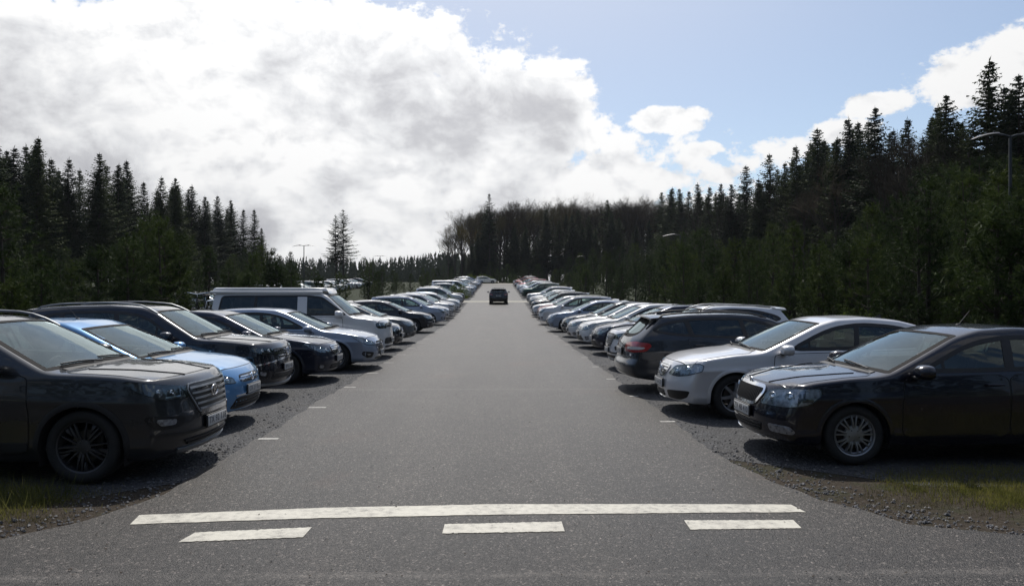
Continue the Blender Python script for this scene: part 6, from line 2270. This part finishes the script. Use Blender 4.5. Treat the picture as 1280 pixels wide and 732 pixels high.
# ------------------------------------------------------------------ street lamps
def lamp(x, y, arms, h, label, kind):
    root = bpy.data.objects.new('street_lamp', None); COL.objects.link(root)
    root['label'] = label; root['category'] = 'street lamp'; root['group'] = 'street lamps in the car park'
    root.location = (x, y, gz(y))
    b = MB(); b.tube([(0, 0, -.1), (0, 0, .9), (0, 0, .92), (0, 0, h)], [.075, .075, .05, .038], M['lamp_paint'], 12)
    b.box((.0, -.076, .6), (.07, .01, .3), M['black_plastic'])
    build('pole', b, root)
    for s_ in arms:
        b = MB()
        b.tube([(0, 0, h - .03), (s_ * .2, 0, h + .02), (s_ * .52, 0, h + .015)], [.03, .028, .026], M['lamp_paint'], 8)
        ar = build('arm', b, root)
        b = MB(); n = 12; vs = []; fs = []
        for q in range(n):
            t = q / (n - 1); xx = .35 + .80 * t
            wz = .13 * math.sin(math.pi * min(1, .18 + t * .72)) ** .6
            zz = h + .02 + .03 * t * 0 - .13 * t * t + .015
            th = .05 * (1 - .6 * t)
            for (a_, c_) in ((-1, 0), (-.6, .7), (0, 1), (.6, .7), (1, 0), (.8, -.35), (-.8, -.35)):
                vs.append((s_ * xx, a_ * wz, zz + c_ * th))
        for q in range(n - 1):
            for e in range(7):
                f = [q * 7 + e, q * 7 + (e + 1) % 7, (q + 1) * 7 + (e + 1) % 7, (q + 1) * 7 + e]
                fs.append(f if s_ > 0 else f[::-1])
        fs.append(list(range(7))[::-1]); fs.append([(n - 1) * 7 + e for e in range(7)])
        b.add(vs, fs, M['lamp_head'])
        b.ball((s_ * .47, 0, h + .085), .028, M['lamp_paint'], 5)
        build('lamp_head', b, ar)
    return root
nl = lamp(11.8, 16.9, (-1, 1), 5.45, 'tall dark double-headed lamp above the pines at the right, nearest of all', 0)
nl.scale = (.8, .9, 1)
lamp(11.8, 48.0, (-1,), 5.5, 'single-headed lamp rising out of the right pines, second from the camera on that side', 0)
lamp(11.8, 101., (-1,), 4.9, 'single-headed lamp over the right pines far down the lane', 0)
lamp(-19.6, 75.0, (-1, 1), 5.6, 'double-headed lamp clear against the sky above the van, nearest on the left', 0)
lamp(-19.6, 123.0, (-1, 1), 5.2, 'farther double-headed lamp beyond the lone pair of spruces on the left', 0)

# dead leaves and bits of bark on the lane
def debris():
    r = np.random.default_rng(12); n = 900
    y = 4.7 + 30 * r.random(n) ** 1.6; x = r.uniform(-2.9, 2.4, n)
    k = r.random(n) < .35; x = np.where(k, np.where(r.random(n) < .5, -2.8, 2.3) + r.normal(0, .25, n), x)
    s_ = r.uniform(.006, .022, n); a = r.uniform(0, 6.28, n)
    C = np.column_stack([x, y, ground_z(y) + .016])
    A = np.column_stack([np.cos(a) * s_, np.sin(a) * s_, r.uniform(-.2, .4, n) * s_])
    B = np.column_stack([-np.sin(a) * s_, np.cos(a) * s_, r.uniform(0, .6, n) * s_])
    link('leaf_litter', tri_cloud('leaf_litter', C, A, B, simple('dead_leaf', (.035, .026, .018), .9, var=.5)), None, kind='stuff', label='dead leaves and crumbs of bark scattered on the lane', category='litter')
debris()
# ------------------------------------------------------------------ parked cars
P = {
 'bronze': paint('bronze', (.034, .037, .042), .5, .26), 'lightblue': paint('lightblue', (.10, .27, .52), .45, .28), 'navyblack': paint('navyblack', (.006, .009, .018), .3, .22),
 'darkblue': paint('darkblue', (.016, .021, .042), .5, .26), 'silverblue': paint('silverblue', (.33, .38, .47), .45, .3), 'silver': paint('silver', (.66, .66, .67), .35, .3),
 'greybeige': paint('greybeige', (.66, .66, .66), .1, .3), 'black': paint('black', (.008, .008, .011), .2, .22), 'white': paint('white', (.70, .70, .69), .0, .35),
 'ink': paint('ink', (.005, .0055, .014), .3, .22), 'slate': paint('slate', (.028, .033, .042), .5, .26), 'midblue': paint('midblue', (.03, .07, .16), .5, .28),
 'red': paint('red', (.28, .02, .02), .3, .3), 'grey': paint('grey', (.13, .135, .14), .65, .3), 'pearl': paint('pearl', (.66, .67, .69), .2, .3),
 'iceblue': paint('iceblue', (.30, .38, .48), .6, .3), 'green': paint('green', (.03, .07, .055), .5, .3),
}
PN = {'bronze': 'dark grey', 'lightblue': 'bright light blue', 'navyblack': 'navy-black', 'darkblue': 'dark grey-blue', 'silverblue': 'silvery blue', 'silver': 'silver', 'greybeige': 'pale grey-beige',
      'black': 'black', 'white': 'white', 'ink': 'blue-black', 'slate': 'dark slate grey', 'midblue': 'deep blue', 'red': 'red', 'grey': 'mid grey', 'pearl': 'pearl white', 'iceblue': 'ice blue', 'green': 'dark green'}
KN = {'suv_a': ('off-roader', 'off-roader'), 'suv_b': ('off-roader', 'off-roader'), 'hatch': ('hatchback', 'hatchback'), 'smallhatch': ('small hatchback', 'hatchback'), 'sedan': ('saloon', 'saloon car'), 'estate': ('estate', 'estate car'),
      'passat': ('saloon', 'saloon car'), 'liftback': ('liftback', 'car'), 'avant': ('estate', 'estate car'), 'mpv': ('people carrier', 'people carrier'), 'van': ('camper van', 'van')}
GL, GR = 'cars parked in the left row', 'cars parked in the right row'
ctree = {}
_used = set()
flat = {}
def car(k, col, x, y, head, label, group, near=True, name='parked_car'):
    if k not in ctree:
        ctree[k] = make_car(SP[k], name, label, KN[k][1], group)
    if near:
        if k not in _used:
            o = ctree[k]; _used.add(k)
        else:
            o = copy_tree(ctree[k])
    else:
        if k not in flat:
            flat[k] = flatten(ctree[k], name)
        o = link(name, flat[k])
    o.name = name if name not in bpy.data.objects or o.name.startswith(name) else name
    o['label'] = label; o['category'] = KN[k][1]
    if group: o['group'] = group
    elif 'group' in o: del o['group']
    set_paint(o, P[col])
    place(o, x, y, head)
    return o

def nose_at(k, xn, side):
    """centre x of a car whose nose (or tail) tip stands at xn; side -1 = left row, noses towards +x"""
    return xn + side * SP[k]['L'] / 2
def LC(k, col, xn, y, label, near=True, rot=0., rev=False, name='parked_car'):
    h = (0 if not rev else math.pi) + R(rot)
    return car(k, col, nose_at(k, xn, -1), y, h, label, GL, near, name)
def RC(k, col, xn, y, label, near=True, rot=0., rev=False, name='parked_car'):
    h = (math.pi if not rev else 0) + R(rot)
    return car(k, col, nose_at(k, xn, 1), y, h, label, GR, near, name)

LC('suv_a', 'bronze', -3.03, 8.0, 'dark grey off-roader at the front of the left row, wheel in the weeds')
LC('hatch', 'lightblue', -3.45, 10.5, 'bright light blue hatchback parked beyond the dark grey off-roader')
LC('suv_b', 'navyblack', -3.70, 13.1, 'navy-black off-roader with roof rails beyond the light blue hatchback')
LC('sedan', 'darkblue', -3.36, 15.7, 'dark grey-blue saloon between the navy-black off-roader and the silvery estate')
LC('estate', 'silverblue', -2.86, 18.2, 'silvery blue estate with chrome-edged windows in front of the camper van')
van = LC('van', 'greybeige', -3.05, 21.3, 'tall pale grey camper van with a flat pop-up roof and bikes behind', name='camper_van')
van['category'] = 'van'
RC('liftback', 'ink', 2.84, 8.6, 'blue-black liftback at the front of the right row, nearest the grass')
RC('passat', 'silver', 2.50, 11.5, 'silver saloon with a chrome-barred grille beside the blue-black liftback')
RC('avant', 'slate', 2.26, 14.15, 'dark slate estate parked tail outward with a red lamp and tinted glass', rev=True)
# (kind, colour, nose x, y)
LROW = [('sedan', 'ink', -3.1, 24.0), ('hatch', 'grey', -3.05, 27.3), ('suv_b', 'midblue', -4.4, 30.0), ('hatch', 'navyblack', -3.0, 34.6), ('smallhatch', 'silver', -3.9, 37.4), ('mpv', 'silverblue', -3.0, 42.4),
        ('hatch', 'white', -3.6, 45.0), ('estate', 'pearl', -3.1, 47.6), ('suv_b', 'silver', -3.0, 50.2), ('hatch', 'silverblue', -3.1, 52.9), ('sedan', 'silver', -3.2, 55.5), ('smallhatch', 'white', -3.0, 58.1),
        ('estate', 'iceblue', -3.1, 60.7), ('mpv', 'silver', -3.2, 67.2), ('suv_b', 'slate', -3.2, 69.9)]
RROW = [('suv_a', 'pearl', 2.62, 17.9), ('hatch', 'darkblue', 2.78, 22.2), ('hatch', 'white', 2.64, 24.9), ('sedan', 'silver', 2.55, 27.6), ('sedan', 'navyblack', 2.64, 31.0), ('hatch', 'silverblue', 2.28, 35.3),
        ('smallhatch', 'pearl', 2.9, 38.0), ('mpv', 'silver', 2.25, 42.6), ('estate', 'white', 2.9, 45.4), ('hatch', 'red', 2.5, 48.2), ('sedan', 'silver', 2.3, 51.5), ('suv_b', 'black', 2.35, 54.2),
        ('hatch', 'iceblue', 2.6, 57.0), ('estate', 'silver', 2.7, 60.0), ('sedan', 'grey', 2.6, 63.0), ('hatch', 'pearl', 2.7, 66.0), ('suv_b', 'silver', 2.6, 69.2)]
for row, fn, side, first in ((LROW, LC, 'left', 7), (RROW, RC, 'right', 4)):
    for i, (k, col, xn, y) in enumerate(row):
        lab = '{} {}, {} car from the camera in the {} row'.format(PN[col], KN[k][0], ordinal(first + i), side)
        o = fn(k, col, xn, y, lab, near=y < 50, rot=random.uniform(-1.5, 1.5))
        if y == 17.9: o.scale = (1, 1, .955)
# far blocks beyond the cross path
kinds = ['hatch', 'estate', 'suv_b', 'sedan', 'mpv', 'smallhatch', 'passat', 'suv_a']
cols = ['silver', 'white', 'black', 'silverblue', 'pearl', 'grey', 'darkblue', 'iceblue', 'slate', 'silver', 'white', 'midblue', 'red']
for fn, side, xn0 in ((LC, 'left', -3.1), (RC, 'right', 2.75)):
    n = 0
    for j, y in enumerate(np.arange(83.2, 143, 2.65)):
        if random.random() < .06: continue
        n += 1
        k = random.choice(kinds); col = random.choice(cols)
        if side == 'right' and n <= 2:
            k, col = (('suv_b', 'green'), ('suv_a', 'darkblue'))[n - 1]
        if side == 'left' and n <= 3:
            k, col = (('mpv', 'pearl'), ('van', 'silver'), ('suv_b', 'silver'))[n - 1]
        lab = '{} {}, {} car beyond the cross path in the {} row'.format(PN[col], KN[k][0], ordinal(n), side)
        fn(k, col, xn0 + random.uniform(-.3, .25), float(y), lab, near=False, rot=random.uniform(-2, 2), name='parked_van' if k == 'van' else 'parked_car')
# second row beyond the left planting, seen in glimpses between the young pines
n = 0
for y in np.arange(60, 128, 2.7):
    if random.random() < .5: continue
    n += 1
    k = random.choice(kinds); col = random.choice(['silver', 'white', 'pearl', 'iceblue', 'white', 'darkblue', 'silver'])
    car(k, col, -21.5 - SP[k]['L'] / 2 + random.uniform(-.2, .3), float(y), R(random.uniform(-2, 2)),
        '{} {} glimpsed through the left pines, {} of the hidden row'.format(PN[col], KN[k][0], ordinal(n)), 'cars in the hidden row beyond the left pines', False)
# cars across the end of the lane
car('hatch', 'white', -2.6, 150.5, R(5), 'white hatchback crossing at the far end of the lane', None, False)
# the car driving away
mv = car('suv_a', 'black', -.02, 71.0, R(90), 'black car driving away down the middle of the lane', None, True, 'moving_car')
mv.scale = (1, .97, .93)
mv['category'] = 'car'

# camper van extras: roof slab, awning rail, bike rack
b = MB()
n = 22; vs = []; fs = []
Lr = 3.25; hw_ = .70
for (zz, k) in ((1.86, 1.0), (1.88, 1.01), (1.945, .985), (1.965, .95)):
    for q in range(32):
        a = 2 * math.pi * (q + .5) / 32
        ca, sa = math.cos(a), math.sin(a)
        e = .28
        vs.append((-.80 + Lr / 2 * k * math.copysign(abs(ca) ** e, ca), hw_ * k * math.copysign(abs(sa) ** e, sa), zz - (.07 if ca > .9 else 0) * (1 if k > .97 else 1)))
for l in range(3):
    for q in range(32):
        fs.append((l * 32 + q, l * 32 + (q + 1) % 32, (l + 1) * 32 + (q + 1) % 32, (l + 1) * 32 + q))
fs.append([3 * 32 + q for q in range(32)])
b.add(vs, fs, PAINT0)
ro = build('pop_up_roof', b, van); set_paint(ro, P['greybeige'])
b = MB(); b.box((-.85, -.745, 1.835), (3.1, .07, .075), PAINT0, bev=.03)
aw = build('awning_box', b, van); set_paint(aw, P['greybeige'])
b = MB()
for zz in (.75, 1.35):
    b.tube([(-2.46, -.6, zz), (-2.60, -.6, zz - .02), (-2.60, .6, zz - .02), (-2.46, .6, zz)], .016, M['galv'], 6)
for yy in (-.45, .45):
    b.tube([(-2.60, yy, 1.33), (-2.60, yy, .72), (-3.0, yy, .72)], .014, M['galv'], 6)
for xx in (-2.68, -2.9):
    b.box((xx, 0, .735), (.07, 1.5, .03), M['galv'], bev=.01)
build('bike_rack', b, van)

def make_bike(label, mat):
    root = bpy.data.objects.new('bicycle', None); COL.objects.link(root)
    root['label'] = label; root['category'] = 'bicycle'; root['group'] = 'bicycles on the van rack'
    for yy in (-.52, .52):
        b = MB()
        b.tube([(0, yy + .34 * math.cos(a), .34 + .34 * math.sin(a)) for a in np.linspace(0, 2 * math.pi, 33)[:-1]], .018, M['rubber'], 6, closed=True)
        w_ = build('wheel', b, root)
        b = MB()
        b.tube([(0, yy + .315 * math.cos(a), .34 + .315 * math.sin(a)) for a in np.linspace(0, 2 * math.pi, 33)[:-1]], .009, M['chrome'], 5, closed=True)
        for q in range(14):
            a = 2 * math.pi * q / 14
            b.tube([(0, yy, .34), (0, yy + .31 * math.cos(a), .34 + .31 * math.sin(a))], .0018, M['chrome'], 3)
        build('rim', b, w_)
    b = MB()
    bbk, hd, st_, rear = (0, -.05, .30), (0, .36, .82), (0, -.22, .84), (0, -.52, .34)
    for a_, c_ in ((bbk, hd), (bbk, st_), (st_, (0, .37, .88)), (bbk, rear), (st_, rear), ((0, .36, .95), (0, .42, .62)), ((0, .42, .62), (0, .52, .34))):
        b.tube([a_, c_], .016, mat, 7)
    b.lathe([(.09, -.005), (.09, .005), (.02, .005)], M['chrome'], 16, 'x', (.03, -.05, .30))
    b.tube([(.03, -.05, .30), (.06, -.05, .14), (.12, -.05, .14)], .009, M['galv'], 5)
    b.tube([(-.03, -.05, .30), (-.06, -.05, .46), (-.12, -.05, .46)], .009, M['galv'], 5)
    build('frame', b, root)
    b = MB(); b.tube([(0, .36, .93), (0, .36, 1.03)], .014, M['chrome'], 6)
    b.tube([(-.31, .27, 1.08), (-.22, .34, 1.07), (0, .38, 1.03), (.22, .34, 1.07), (.31, .27, 1.08)], .013, M['chrome'], 6)
    b.tube([(-.33, .25, 1.08), (-.22, .33, 1.075)], .018, M['rubber'], 6); b.tube([(.33, .25, 1.08), (.22, .33, 1.075)], .018, M['rubber'], 6)
    build('handlebar', b, root)
    b = MB(); b.tube([(0, -.22, .84), (0, -.25, .97)], .012, M['chrome'], 6)
    b.box((0, -.27, 1.0), (.14, .27, .06), M['black_plastic'], bev=.03)
    build('saddle', b, root)
    return root
vl = van.location
for q, (lab, m_, dx, fl) in enumerate((('silver bicycle on the rack behind the camper van, next to its tail', M['chrome'], -2.68, 0), ('dark bicycle on the rack behind the camper van, outermost of the two', M['black_plastic'], -2.9, math.pi))):
    bk = make_bike(lab, m_)
    bk.location = (vl.x + dx, vl.y, vl.z + .75); bk.rotation_euler = (0, 0, fl)
# sheet of card behind a rear window of the silvery estate
# remove the prototypes' stray blank paint: every prototype was placed as a real car
for k, o in ctree.items():
    if k not in _used:
        def _rm(q):
            for ch in list(q.children): _rm(ch)
            bpy.data.objects.remove(q)
        _rm(o)
